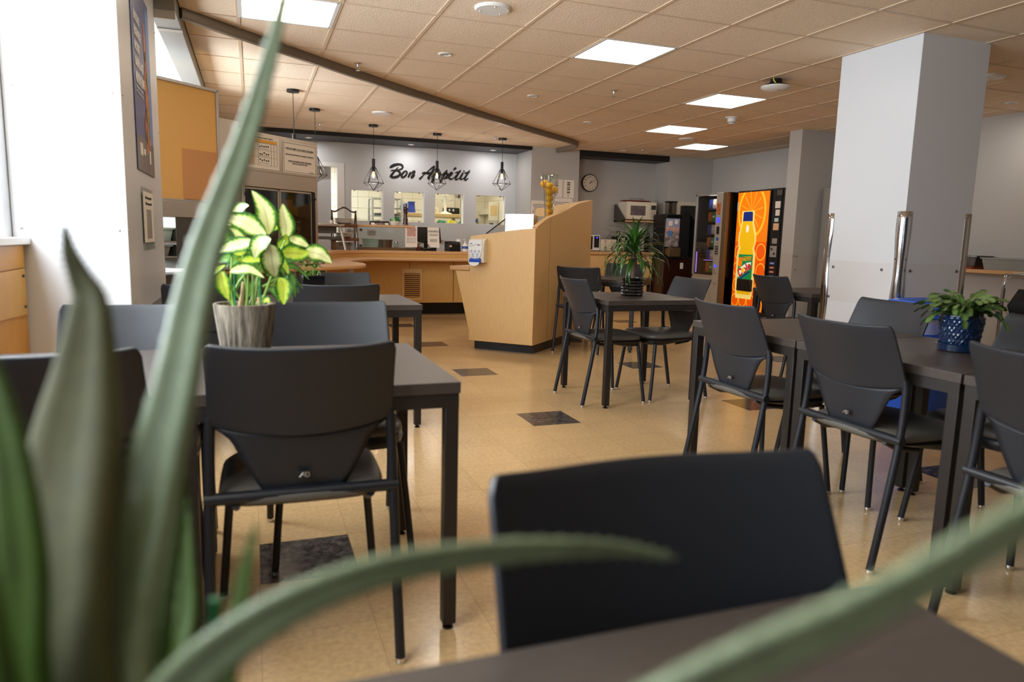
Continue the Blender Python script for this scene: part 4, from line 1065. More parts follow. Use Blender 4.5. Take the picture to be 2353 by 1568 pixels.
for x, y, r_, h, l in ((2.60, 12.3, .075, .19, 'larger'), (2.50, 12.38, .06, .15, 'smaller'), (2.93 - .03, 12.4, .06, .15, 'rightmost')):
    t = thing('pitcher', '%s blue pitcher on the kitchen bench' % l, 'pitcher', (x, y, 1.526))
    MB().lathe([(r_ * .95, 0), (r_ * .8, h * .5), (r_ * .75, h * .85), (r_ * .9, h), (r_ * .86, h), (r_ * .7, h * .85), (r_ * .7, .01)], seg=20, caps=False).build('pitcher_body', 'bluebag', t)
    MB().tube([(-r_ * .8, 0, h * .9), (-r_ * 1.3, 0, h * .8), (-r_ * 1.2, 0, h * .3), (-r_ * .85, 0, h * .2)], .008, 6).build('handle', 'bluebag', t)
t = thing('glass_canister', 'tall clear canister at the left end of the kitchen bench', 'canister', (2.42, 12.25, 1.526))
MB().lathe([(.06, 0), (.06, .19)], seg=20).build('canister_body', 'vase_glass', t)
t = thing('desk_fan', 'large round white fan on the kitchen bench', 'fan', (3.20, 12.3, 1.526))
MB().lathe([(.12, 0), (.115, .015), (.05, .035), (.024, .05), (.022, .16)], seg=28).build('fan_base', 'ceramic', t)
m = MB()
for k_ in range(36):
    a = 2 * PI * k_ / 36; m.tube([(.03 * math.cos(a), -.055, .36 + .03 * math.sin(a)), (.13 * math.cos(a), -.075, .36 + .13 * math.sin(a)), (.215 * math.cos(a), -.02, .36 + .215 * math.sin(a))], .0012, 4)
for r_ in (.08, .13, .18, .217): m.tube([(r_ * math.cos(a), -.07 if r_ < .2 else -.02, .36 + r_ * math.sin(a)) for a in [k_ * PI / 20 for k_ in range(41)]], .002, 5)
m.build('fan_grille', 'white', t)
m = MB()
m.tube([(0, -.085, .36), (0, -.02, .36)], .045, 20); m.tube([(0, .0, .36), (0, .10, .36)], .055, 20); m.tube([(0, .03, .16), (0, .05, .33)], .02, 10); m.build('motor', 'ceramic', t)
m = MB()
for k_ in range(3):
    a = k_ * 2 * PI / 3 + .4
    m.slab([(.03, -.03), (.17, -.075), (.19, .02), (.03, .03)], (0, -.04, .36), (math.cos(a), .15, math.sin(a)), (-math.sin(a), .3, math.cos(a)), (0, 1, 0), .003)
m.build('fan_blade', 'glass', t)
tag(MB().lathe([(.07, 0), (.085, .06), (.08, .10), (.02, .105)], seg=24).build('cooking_pot', 'cream'), 'cream pot left of the fan on the kitchen bench', 'pot', None, (2.98, 12.22, 1.526))
t = thing('toaster', 'black toaster behind the fan on the kitchen bench', 'toaster', (3.36, 12.5, 1.526))
MB().span(-.14, .14, -.08, .08, 0, .12).build('toaster_body', 'blackmatte', t, bevel=.02); MB().ball((.02, -.085, .07), .02, (1, .3, 1)).ball((-.05, -.085, .07), .02, (1, .3, 1)).build('knob', 'chrome', t)
for x, mt, l in ((3.21, 'yellow', 'yellow'), (3.34, 'green', 'dark green'), (3.10, 'green', 'green')):
    m = MB(); m.rings([[(-.085, -.08, 0), (.085, -.08, 0), (.085, .08, 0), (-.085, .08, 0)], [(-.02, -.03, .15 if mt == 'yellow' else .1), (.08, -.03, .12), (.08, .03, .12), (-.02, .03, .14)]])
    tag(m.build('folded_cloth', mt), l + ' folded cloth under the kitchen bench', 'cloth', None, (3.2 + (x - 3.2) * 1.6, 12.0, 1.281))
t = thing('low_kitchen_shelf', 'low shelf under the kitchen bench holding cloths', 'shelf', (3.2, 12.05, 0)); MB().span(-.3, .35, -.15, .15, 1.25, 1.28).build('shelf_board', 'alu', t)
m = MB()
for x in (-.28, .33): m.span(x - .015, x + .015, -.13, .13, 0, 1.25)
m.build('leg', 'alu', t)
t = thing('wall_thermos_rack', 'slim wall dispenser on the kitchen wall right of the fan', 'dispenser', (3.72, 13.39, 1.75)); m = MB(); m.span(-.04, .04, -.06, 0, -.22, .12); m.build('dispenser_body', 'cream', t); MB().tube([(0, -.03, .12), (0, -.03, .2)], .045, 14).build('cap', 'steel_dark', t)
t = thing('electric_panel', 'pale electric panel with a brown sheet on the kitchen wall', 'electric panel', (4.66 - .02, 13.39, 1.62)); 
t.location = (4.2, 12.6, 1.62); t.rotation_euler = (0, 0, 0)
MB().span(-.09, .09, 0, .05, -.17, .17).build('panel_box', 'cream', t, bevel=.003); MB().span(-.07, .065, -.004, 0, -.08, .10).build('paper_sheet', 'bench', t); MB().span(-.05, .05, .05, .8, -.05, .05).build('mount', 'cream', t)
t = thing('wall_clamp', 'dark blue wall clamp fixed behind the last pass-through window', 'wall clamp', (3.98, 13.39, 1.455))
m = MB(); m.tube([(-.12, -.03, 0), (.12, -.03, 0)], .012, 8); m.tube([(-.10, -.03, .03), (-.10, -.03, -.03)], .016, 8).tube([(.08, -.03, .03), (.08, -.03, -.03)], .014, 8).tube([(.13, -.03, .04), (.13, -.03, -.04)], .016, 8); m.tube([(-.12, -.03, 0), (-.19, -.05, -.04)], .014, 8).span(-.02, .02, -.03, 0, -.01, .01); m.build('clamp_body', 'bluebag', t)
for x, mt, l, w_, h in ((3.86, 'yellow', 'yellow box', .10, .10), (4.02, 'paper', 'white box', .08, .09), (4.12, 'navy', 'dark blue binder', .05, .12)):
    t = thing('shelf_box', l + ' low behind the last pass-through window', 'box', (x, 12.5, 1.28)); MB().span(-w_ / 2, w_ / 2, -.05, .05, 0, h).build('box_body', mt, t, bevel=.002)
t = thing('kitchen_side_table', 'side table holding boxes behind the last pass-through window', 'table', (4.0, 12.5, 0)); MB().span(-.25, .28, -.15, .15, 1.25, 1.28).build('table_top', 'alu', t)
m = MB()
for x in (-.23, .26): m.span(x - .015, x + .015, -.13, .13, 0, 1.25)
m.build('leg', 'alu', t)
# ================================================================== TABLES AND CHAIRS
def make_table():
    t = thing('cafe_table', '', 'table', (0, 0, 0), 0)
    h = .3725
    MB().span(-h, h, -h, h, .708, .74).build('tabletop', 'desk', t, bevel=.0015)
    m = MB()
    for s in (-1, 1): m.span(-h + .004, h - .004, s * (h - .024) - .02, s * (h - .024) + .02, .668, .708)
    for s in (-1, 1): m.span(s * (h - .024) - .02, s * (h - .024) + .02, -h + .044, h - .044, .668, .708)
    m.build('apron', 'desk_leg', t)
    for sx in (-1, 1):
        for sy in (-1, 1):
            x, y = sx * (h - .024), sy * (h - .024)
            l = MB().span(x - .02, x + .02, y - .02, y + .02, .018, .669).build('leg', 'desk_leg', t, bevel=.0015)
            MB().lathe([(.016, 0), (.017, .006), (.008, .010), (.007, .02)], (x, y), 12).build('glide', 'black', l)
    return t
tab0 = make_table()
TABS = [
 (.174, 2.235, 0, .97, 'dark table near the left front holding the cream-leaved plant', 1),
 (-.549, 2.235, 0, .97, 'dark table between the window cabinet and the table with the cream-leaved plant', 1),
 (.565, 4.43, 0, .97, 'dark table with the little black square planter, right end', 1),
 (-.158, 4.43, 0, .97, 'dark table touching the white pillar beyond the cream-leaved plant', 1),
 (2.595, 4.585, 0, 1, 'dark table holding the spiky potted dracaena', 1),
 (2.515, 2.745, 0, 1, 'dark table at the far end of the right hand row of three', 1),
 (2.515, 1.990, 0, 1, 'dark table with the blue pot, middle of the right hand row', 1),
 (2.515, 1.235, 0, 1, 'dark table nearest the viewer in the right hand row, cut by the photo edge', 1),
 (3.625, 6.865, math.radians(46), 1, 'dark table turned alongside the maple kiosk', 1),
 (4.72, 5.04, 0, 1, 'dark table behind the white column, before the orange juice machine', 1),
 (.328, .230, 0, 1, 'dark wood-grain table at the bottom edge of the photo below the spiky aloe', 1),
 (-.420, .230, 0, 1, 'dark table under the aloe pot at the lower left corner', 1)]
for i, (x, y, rz, s, l, _) in enumerate(TABS):
    t = tab0 if i == 0 else dup(tab0)
    t.location = (x, y, 0); t.rotation_euler = (0, 0, rz); t.scale = (s, 1, 1); t['label'] = l; t['group'] = 'dark cafeteria tables'

def make_chair():
    t = thing('stacking_chair', '', 'chair')
    def ypro(z):                                   # backrest lean
        return -.150 - .095 * max(0, (z - .64) / .23) ** 1.15
    # upper back panel
    rows = []
    NU, NW = 40, 12
    for j in range(NW + 1):
        wv = j / NW; r = []
        for i in range(NU + 1):
            u = -1 + 2 * i / NU
            zb = .662 - .028 * (1 - u * u); zt = .870 - .007 * abs(u) ** 40 + .010 * abs(u) ** 4
            z = zb + (zt - zb) * wv
            hw = .228 - .004 * wv - (.006 if wv > .97 and abs(u) > .95 else 0)
            r.append((u * hw, ypro(z) - .050 * (1 - u * u) + .008, z))
        rows.append(r)
    MB().grid(rows).build('backrest', 'chair_plastic', t, sharp=60, solid=.011, bevel=.003)
    rows = []
    for j in range(15):
        wv = j / 14; z0 = .478 + (.652 - .478) * wv
        hw = .100 + .088 * wv ** .95 + (.034 * max(0, (wv - .80) / .2) ** 2.2)
        r = []
        for i in range(13):
            u = -1 + 2 * i / 12
            z = z0 - .026 * (1 - (u * hw / .226) ** 2) * wv + .008 * wv
            r.append((u * hw, -.154 - .034 * (1 - (u * hw / .226) ** 2) * wv + .004 + .004 * wv, z))
        rows.append(r)
    MB().grid(rows).build('back_support', 'chair_plastic', t, sharp=60, solid=.008)
    lg = MB().box((0, -.176, .525), (.034, .004, .015)).build('maker_plate', 'blackmatte', t, bevel=.001)
    m = MB()
    m.tube([(-.013, -.1795, .519), (-.004, -.1795, .530), (.001, -.1795, .530), (.001, -.1795, .519)], .0012, 5)
    m.tube([(-.006, -.1795, .5235), (.001, -.1795, .5235)], .0010, 5)
    m.tube([(.003, -.1795, .519), (.003, -.1795, .530), (.009, -.1795, .530), (.012, -.1795, .5245), (.009, -.1795, .519), (.003, -.1795, .519)], .0012, 5)
    m.build('emblem', 'alu', lg)
    for s in (-1, 1):
        l = MB().tube(smooth_path([(s * .236, -.246, .012), (s * .232, -.190, .30), (s * .229, -.158, .50), (s * .225, -.150, .645), (s * .220, -.158, .690)], 4),
                      [.0135] * 13 + [.0125, .011, .0095, .007], 12).build('leg', 'chair_metal', t)
        MB().lathe([(.012, .0), (.0135, .004), (.0142, .010), (.0142, .017)], (s * .236, -.246), 12).build('glide', 'chrome', l)
        l = MB().tube(smooth_path([(s * .232, .236, .012), (s * .214, .212, .22), (s * .196, .190, .415)], 4), .0125, 12).build('leg', 'chair_metal', t)
        MB().lathe([(.012, .0), (.0135, .004), (.0142, .010), (.0142, .017)], (s * .232, .236), 12).build('glide', 'chrome', l)
    MB().tube([(-.243, -.163, .472), (.243, -.163, .472)], .0165, 14).build('crossbar', 'chair_metal', t)
    # seat shell and cushion
    def sup(hx, hy, cy, z, n=4.5, N=36):
        out = []
        for k in range(N):
            a = 2 * PI * k / N; c, s_2 = math.cos(a), math.sin(a)
            out.append((hx * math.copysign(abs(c) ** (2 / n), c), cy + hy * math.copysign(abs(s_2) ** (2 / n), s_2), z))
        return out
    sh_ = MB().rings([sup(.185, .17, .040, .402), sup(.208, .200, .040, .410), sup(.219, .208, .036, .440), sup(.210, .206, .030, .452)])
    for v in sh_.bm.verts:
        if v.co.z < .445 and v.co.y < .12: v.co.z += (.449 - v.co.z) * .88 * min(1, (.12 - v.co.y) / .24)
    sh_.build('seat_shell', 'black', t, sharp=50)
    MB().rings([sup(.208, .205, .030, .450), sup(.216, .213, .030, .460), sup(.214, .210, .030, .474), sup(.200, .196, .030, .485), sup(.15, .145, .028, .490), sup(.06, .06, .028, .491)]).build('seat_cushion', 'cushion', t, sharp=70)
    MB().tube([(-.17, -.163, .455), (-.17, -.10, .425), (-.17, .0, .412)], .011, 8).tube([(.17, -.163, .455), (.17, -.10, .425), (.17, .0, .412)], .011, 8).build('seat_bracket', 'chair_metal', t)
    return t
ch0 = make_chair()
def face(dx, dy): return math.atan2(dy, dx) - PI / 2      # chair's +y faces (dx,dy)
CH = [
 (.115, 2.005, face(.02, 1), 'black chair with its back to the viewer at the table with the cream-leaved plant'),
 (-.466, 2.0, face(0, 1), 'black chair back behind the broad aloe leaf, at the left table'),
 (.275, 2.60, face(.0, -1), 'chair with a blue-grey lit back just behind the cream-leaved plant, right side'),
 (-.395, 2.545, face(.02, -1), 'chair with a blue-grey lit back left of the cream-leaved plant'),
 (.42, 4.095, face(0, 1), 'black chair back right of the cream-leaved plant, in front of the square planter'),
 (-.20, 4.06, face(0, 1), 'dark chair behind the cream-leaved plant, left of the chair before the square planter'),
 (.545, 4.79, face(0, -1), 'chair with a blue-grey lit back behind the little black square planter'),
 (2.342, 4.525, face(1, 0), 'chair facing right at the left side of the dracaena table'),
 (2.865, 4.55, face(-1, -.04), 'chair facing left at the right side of the dracaena table'),
 (3.17, 6.53, face(.695, .719), 'black chair standing against the maple kiosk side'),
 (3.94, 7.225, face(-.695, -.719), 'chair hidden behind the dracaena leaves beyond the kiosk table'),
 (4.45, 5.03, face(1, 0), 'chair facing right in front of the orange juice machine'),
 (2.245, 2.69, face(1, 0), 'grey chair farthest of the three along the left of the right hand tables'),
 (2.258, 2.01, face(1, 0), 'grey chair in the middle of the three along the left of the right hand tables'),
 (2.20, 1.245, face(1, 0), 'grey chair nearest the viewer left of the right hand tables, cut by photo edge'),
 (2.79, 2.68, face(-1, 0), 'chair facing the viewer in front of the white column'),
 (2.775, 1.88, face(-1, 0), 'chair behind the blue pot at the right edge of the photo'),
 (.455, .470, face(-.03, -1), 'big dark chair back in the foreground at the wood-grain table')]
for i, (x, y, rz, l) in enumerate(CH):
    t = ch0 if i == 0 else dup(ch0)
    t.location = (x, y, 0); t.rotation_euler = (0, 0, rz); t['label'] = l; t['group'] = 'charcoal stacking chairs'

# ================================================================== PLANTS
def leaf(m, pts, wmax, fold=.25, prof=None, nu=6, up=Vector((0, 0, 1)), n=10, roll=0.0, wav=0.0):
    """leaf blade along pts (list of 3-tuples); grid with uv.x = distance from midrib"""
    q = [Vector(p) for p in smooth_path(pts, max(2, n // max(1, len(pts) - 1)))]
    N = len(q); rows = []; uvs = []
    side0 = None
    for i, p in enumerate(q):
        t = (q[min(i + 1, N - 1)] - q[max(i - 1, 0)]).normalized()
        s = t.cross(up)
        if s.length < .15: s = t.cross(Vector((1, 0, .3)))
        s.normalize()
        if side0 is not None and s.dot(side0) < 0: s = -s
        side0 = s
        s = Matrix.Rotation(roll, 3, t) @ s
        nn = s.cross(t).normalized()
        v = i / (N - 1)
        w_ = wmax * (prof(v) if prof else (math.sin(PI / 2 * v / .42) ** .75 if v < .42 else 1 - ((v - .42) / .58) ** 1.75)) / 2
        w_ = max(w_, .0006)
        r = []; ur = []
        for k in range(nu + 1):
            u = -1 + 2 * k / nu
            r.append(p + s * u * w_ + nn * (abs(u) * w_ * fold + wav * math.sin(v * 14 + u) * w_))
            ur.append((abs(u), v))
        rows.append(r); uvs.append(ur)
    m.grid(rows, uvs)

# cream-leaved plant
DX, DY = -.026, 2.25
pot = thing('variegated_plant', 'cream and green leaved potted plant in a grooved grey pot on the left table', 'potted plant', (DX, DY, .7405))
m = MB(); N = 72; rows = []
for z, r in ((0, .060), (.004, .064), (.05, .069), (.10, .076), (.15, .083), (.18, .087), (.187, .087), (.187, .079), (.16, .076)):
    rr = []
    for k in range(N):
        a = 2 * PI * k / N; g_ = .0022 * math.sin(a * 19 + 3 * math.sin(a * 3)) + .0013 * math.sin(a * 41 + z * 30)
        g_ = g_ if z < .18 and r > .0 and z > .003 else g_ * .3
        rr.append(((r + g_) * math.cos(a), (r + g_) * math.sin(a), z))
    rows.append(rr)
m.rings(rows, True, False); m.build('pot', 'barkpot', pot, sharp=80)
MB().lathe([(.078, .165), (.03, .170), (.003, .171)], seg=20, caps=False).build('soil', 'soil', pot)
def Z8(X, Y, dy=0): k = 1 + dy / 2.25; return ((X / 3.647 - 111) * .00122 * k - dy * .01, dy, .1835 + (280 - Y / 3.647) * .00128 * k - dy * .06)
LV = [('dief', 0, [(620, 430), (610, 300), (575, 190), (490, 70)], 150, .02), ('dief', -.06, [(600, 445), (480, 360), (370, 310), (220, 290)], 150, -.05), ('dief', .02, [(755, 465), (770, 370), (750, 260), (745, 170)], 130, .03),
 ('dief', .05, [(330, 275), (380, 230), (420, 205), (460, 195)], 75, .02), ('dief', -.05, [(490, 480), (400, 505), (290, 535), (165, 590)], 105, -.04), ('dief', -.09, [(640, 455), (560, 490), (515, 545), (500, 630)], 125, -.06),
 ('dief', -.09, [(632, 500), (640, 590), (650, 700), (675, 785)], 160, -.04), ('dief2', -.04, [(715, 590), (800, 575), (890, 585), (975, 565)], 125, -.03), ('dief', .0, [(925, 565), (1000, 575), (1080, 600), (1165, 665)], 135, .0),
 ('dief', .03, [(780, 455), (850, 475), (910, 500), (970, 535)], 95, .03), ('dief', .08, [(420, 480), (330, 440), (250, 470), (160, 520)], 120, .05), ('dief3', .06, [(330, 560), (260, 480), (200, 440), (130, 400)], 150, .05),
 ('dief', -.04, [(290, 740), (380, 715), (470, 725), (575, 790)], 85, -.05), ('dief2', -.03, [(225, 740), (225, 810), (245, 900), (275, 975)], 105, -.03), ('dief2', -.04, [(700, 790), (735, 850), (735, 940), (735, 1020)], 120, -.05),
 ('dief3', .0, [(790, 730), (815, 800), (825, 880), (835, 965)], 60, .0), ('dief3', .03, [(430, 960), (460, 900), (500, 850), (540, 800)], 85, .03), ('dief3', .03, [(700, 680), (790, 690), (870, 720), (960, 810)], 42, .02),
 ('dief2', -.02, [(400, 650), (450, 640), (510, 640), (570, 650)], 80, -.02), ('dief2', -.03, [(560, 1000), (585, 985), (600, 990), (610, 1010)], 60, -.04), ('dief2', -.02, [(140, 775), (175, 740), (215, 710), (255, 690)], 48, -.02),
 ('dief', .09, [(300, 420), (330, 350), (390, 300), (440, 280)], 110, .08), ('dief3', .08, [(620, 640), (720, 620), (800, 640), (870, 640)], 110, .08), ('dief3', .07, [(560, 700), (640, 760), (700, 820), (780, 860)], 95, .07),
 ('dief3', .08, [(420, 600), (340, 640), (260, 640), (200, 680)], 100, .08), ('dief2', .05, [(650, 400), (690, 350), (720, 300), (720, 250)], 70, .05), ('dief3', -.01, [(600, 880), (650, 900), (690, 960), (700, 1000)], 60, -.02),
 ('dief2', .02, [(700, 540), (740, 500), (760, 470), (770, 420)], 90, .0), ('dief3', .02, [(480, 560), (470, 620), (500, 690), (540, 740)], 100, .0), ('dief2', .0, [(640, 560), (700, 620), (760, 700), (780, 760)], 70, -.02), ('dief3', .02, [(800, 770), (850, 820), (880, 860), (910, 890)], 30, .02)]
random.seed(31)
for i in range(16):                                  # inner and lower foliage
    X0 = random.uniform(330, 760); Y0 = random.uniform(520, 900); dx = random.choice((-1, 1)) * random.uniform(70, 170); dy = random.uniform(-60, 170); d = random.uniform(.02, .10)
    LV.append((random.choice(('dief3', 'dief3', 'dief2')), d, [(X0, Y0), (X0 + dx * .35, Y0 + dy * .1 - 25), (X0 + dx * .7, Y0 + dy * .45 - 15), (X0 + dx, Y0 + dy)], random.uniform(60, 100), d - .02))
by = {}
for mt, d0, pp, wz, d1 in LV:
    mm = by.setdefault(mt, MB())
    n3 = [Z8(a, b_, d0 + (d1 - d0) * i / 3) for i, (a, b_) in enumerate(pp)]
    leaf(mm, n3, wz / 3.647 * .00122 * 1.32, fold=.18, up=Vector((.1, -1, .35)), n=12, wav=.03, roll=random.uniform(-.25, .25))
for mt, mm in by.items(): mm.build({'dief': 'cream_leaves', 'dief2': 'lime_leaves', 'dief3': 'green_leaves'}[mt], mt, pot, sharp=80)
m = MB()
for (a, b_), (c, d) in (((420, 1030), (440, 760)), ((430, 1030), (400, 600)), ((520, 1030), (560, 700)), ((310, 1030), (310, 620)), ((300, 1010), (120, 760)), ((480, 1030), (620, 440)), ((540, 1030), (760, 470)), ((400, 1030), (240, 740)), ((500, 1030), (700, 790)), ((470, 1030), (480, 480)), ((560, 870), (680, 800)), ((540, 1030), (720, 590)), ((330, 900), (420, 760)), ((450, 1030), (620, 500))):
    dd = random.uniform(-.02, .03); m.tube([Z8(a, b_, dd), Z8((a + c) / 2 + random.uniform(-15, 15), (b_ + d) / 2, dd), Z8(c, d, dd)], [.0042, .0035, .0025], 7)
m.build('stems', 'stem', pot)
m = MB(); m.tube([Z8(370, 1040, 0), Z8(390, 930, 0), Z8(400, 830, .01)], [.008, .006, .005], 8).tube([Z8(530, 1040, -.02), Z8(525, 960, -.02)], .006, 8); m.build('woody_stem', 'woodystem', pot)
m = MB(); m.tube([Z8(325, 1040, -.03), Z8(325, 760, -.03)], .002, 6).tube([Z8(540, 1040, -.04), Z8(538, 790, -.04)], .002, 6); m.build('support_stake', 'stake', pot)

# dracaena in a faceted black pot
t = thing('dracaena_plant', 'spiky dracaena with a bare trunk in a faceted black pot on the middle table', 'potted plant', (2.63, 4.62, .7405))
m = MB(); rows = []
for i in range(13):
    z = .132 * i / 12; r = .076 + (.007 if i % 2 else 0)
    if i in (0, 12): r = .074
    rows.append([((r + (.003 if (k + i // 2) % 2 else -.002)) * math.cos(2 * PI * k / 20), (r + (.003 if (k + i // 2) % 2 else -.002)) * math.sin(2 * PI * k / 20), z) for k in range(20)])
rows.append([(.066 * math.cos(2 * PI * k / 20), .066 * math.sin(2 * PI * k / 20), .132) for k in range(20)]); rows.append([(.064 * math.cos(2 * PI * k / 20), .064 * math.sin(2 * PI * k / 20), .11) for k in range(20)])
m.rings(rows, True, True); m.build('pot', 'blackglaze', t, sharp=12)
MB().lathe([(.064, .118), (.003, .122)], seg=16, caps=False).build('soil', 'soil', t)
m = MB(); m.tube([(.0, 0, .10), (.004, 0, .18), (.0, .0, .28), (-.004, 0, .35)], [.017, .015, .016, .012], 10); m.build('trunk', 'trunk', t)
m = MB(); random.seed(21)
for i in range(112):
    a = i * 2.399 + random.uniform(-.2, .2); f = i / 112
    el = 1.5 - 1.7 * f ** .85 + random.uniform(-.15, .15); L = random.uniform(.24, .37) * (.85 if f < .15 else 1)
    z0 = .36 - .10 * f; c, s2 = math.cos(a), math.sin(a); pts_ = []; x = 0; z = z0; e = el; droop = random.uniform(.22, .80)
    for k in range(6):
        pts_.append((c * x, s2 * x, z)); st = L / 5
        x += math.cos(e) * st; z += math.sin(e) * st; e -= droop * (.5 + k * .22)
    leaf(m, pts_, random.uniform(.022, .031), fold=.3, prof=lambda v: (.5 + .6 * v) if v < .45 else max(0, (1 - v) / .55) ** .8 * .77 + .02, nu=2, n=10)
m.build('foliage', 'drac', t, sharp=80)

# toothed succulent in the navy pot
t = thing('christmas_cactus', 'bushy green toothed plant in a navy blue diamond-pattern pot on a saucer', 'potted plant', (2.622, 2.005, .7405))
m = MB(); rows = []
for i in range(34):
    z = .018 + .125 * i / 33; r = .062 + .015 * (i / 33) - (.004 if i > 31 else 0)
    rr = []
    for k in range(112):
        a = 2 * PI * k / 112; d1 = abs(math.sin(7 * a + z * 62)); d2 = abs(math.sin(7 * a - z * 62))
        g_ = .006 * max(0, 1 - min(d1, d2) / .38) + .002 * (max(d1, d2) > .97)
        rr.append(((r + g_ * (1 if 1 < i < 32 else .2)) * math.cos(a), (r + g_ * (1 if 1 < i < 32 else .2)) * math.sin(a), z))
    rows.append(rr)
rows.append([(.069 * math.cos(2 * PI * k / 112), .069 * math.sin(2 * PI * k / 112), .143) for k in range(112)]); rows.append([(.066 * math.cos(2 * PI * k / 112), .066 * math.sin(2 * PI * k / 112), .12) for k in range(112)])
m.rings(rows, True, True); m.build('pot', 'navy', t, sharp=80)
MB().lathe([(.066, 0), (.076, .004), (.080, .028), (.077, .030), (.072, .012), (.003, .011)], seg=40).build('saucer', 'navy', t)
m = MB(); random.seed(5)
for i in range(70):
    a = i * 2.399; r0 = random.uniform(0, .05); c, s2 = math.cos(a), math.sin(a); x = r0; z = .14; e = random.uniform(.9, 1.5) if i % 3 else random.uniform(.3, 1.0)
    for sgm in range(random.choice((3, 4, 4))):
        L = random.uniform(.034, .044); p0 = (c * x, s2 * x, z); xm = x + math.cos(e) * L / 2; zm = z + math.sin(e) * L / 2; e -= .2
        x = xm + math.cos(e) * L / 2; z = zm + math.sin(e) * L / 2; e -= random.uniform(.1, .42)
        leaf(m, [p0, (c * xm, s2 * xm, zm), (c * x, s2 * x, z)], random.uniform(.022, .030), fold=.15, prof=lambda v: .35 + .55 * math.sin(PI * v) ** .6 + .22 * (1 if (v * 3.01) % 1 > .6 else 0), nu=4, n=12, roll=random.uniform(-.6, .6))
m.build('foliage', 'cact', t, sharp=60)

# little herb plant in a square black planter
t = thing('square_planter', 'small leafy seedling in a black square planter on the far left table', 'potted plant', (.345, 4.60, .7405), .1)
m = MB(); m.rings([[(-.058, -.058, 0), (.058, -.058, 0), (.058, .058, 0), (-.058, .058, 0)], [(-.07, -.07, .14), (.07, -.07, .14), (.07, .07, .14), (-.07, .07, .14)], [(-.062, -.062, .14), (.062, -.062, .14), (.062, .062, .14), (-.062, .062, .14)], [(-.06, -.06, .12), (.06, -.06, .12), (.06, .06, .12), (-.06, .06, .12)]])
m.build('pot', 'blackglaze', t, bevel=.004)
m = MB(); random.seed(8); st = MB()
for i in range(11):
    a = i * 2.4; r = random.uniform(.01, .05); h = random.uniform(.18, .255); bx_, by_ = r * math.cos(a), r * math.sin(a)
    tx, ty = bx_ * 1.6 - .03 * (i % 2), by_ * 1.6
    st.tube([(bx_, by_, .12), (tx, ty, h)], .0018, 5)
    for k in range(4):
        b_ = a + k * 1.6; lx, ly = math.cos(b_), math.sin(b_)
        leaf(m, [(tx, ty, h), (tx + lx * .02, ty + ly * .02, h + .008), (tx + lx * .045, ty + ly * .045, h - .004)], .022, fold=.2, nu=4, n=8)
for i in range(5):
    a = i * 1.3; leaf(m, [(.03 * math.cos(a), .03 * math.sin(a), .13), (.05 * math.cos(a), .05 * math.sin(a), .165), (.085 * math.cos(a), .085 * math.sin(a), .15)], .03, fold=.2, nu=4, n=8)
m.build('foliage', 'fern', t, sharp=80); st.build('stems', 'stem', t)

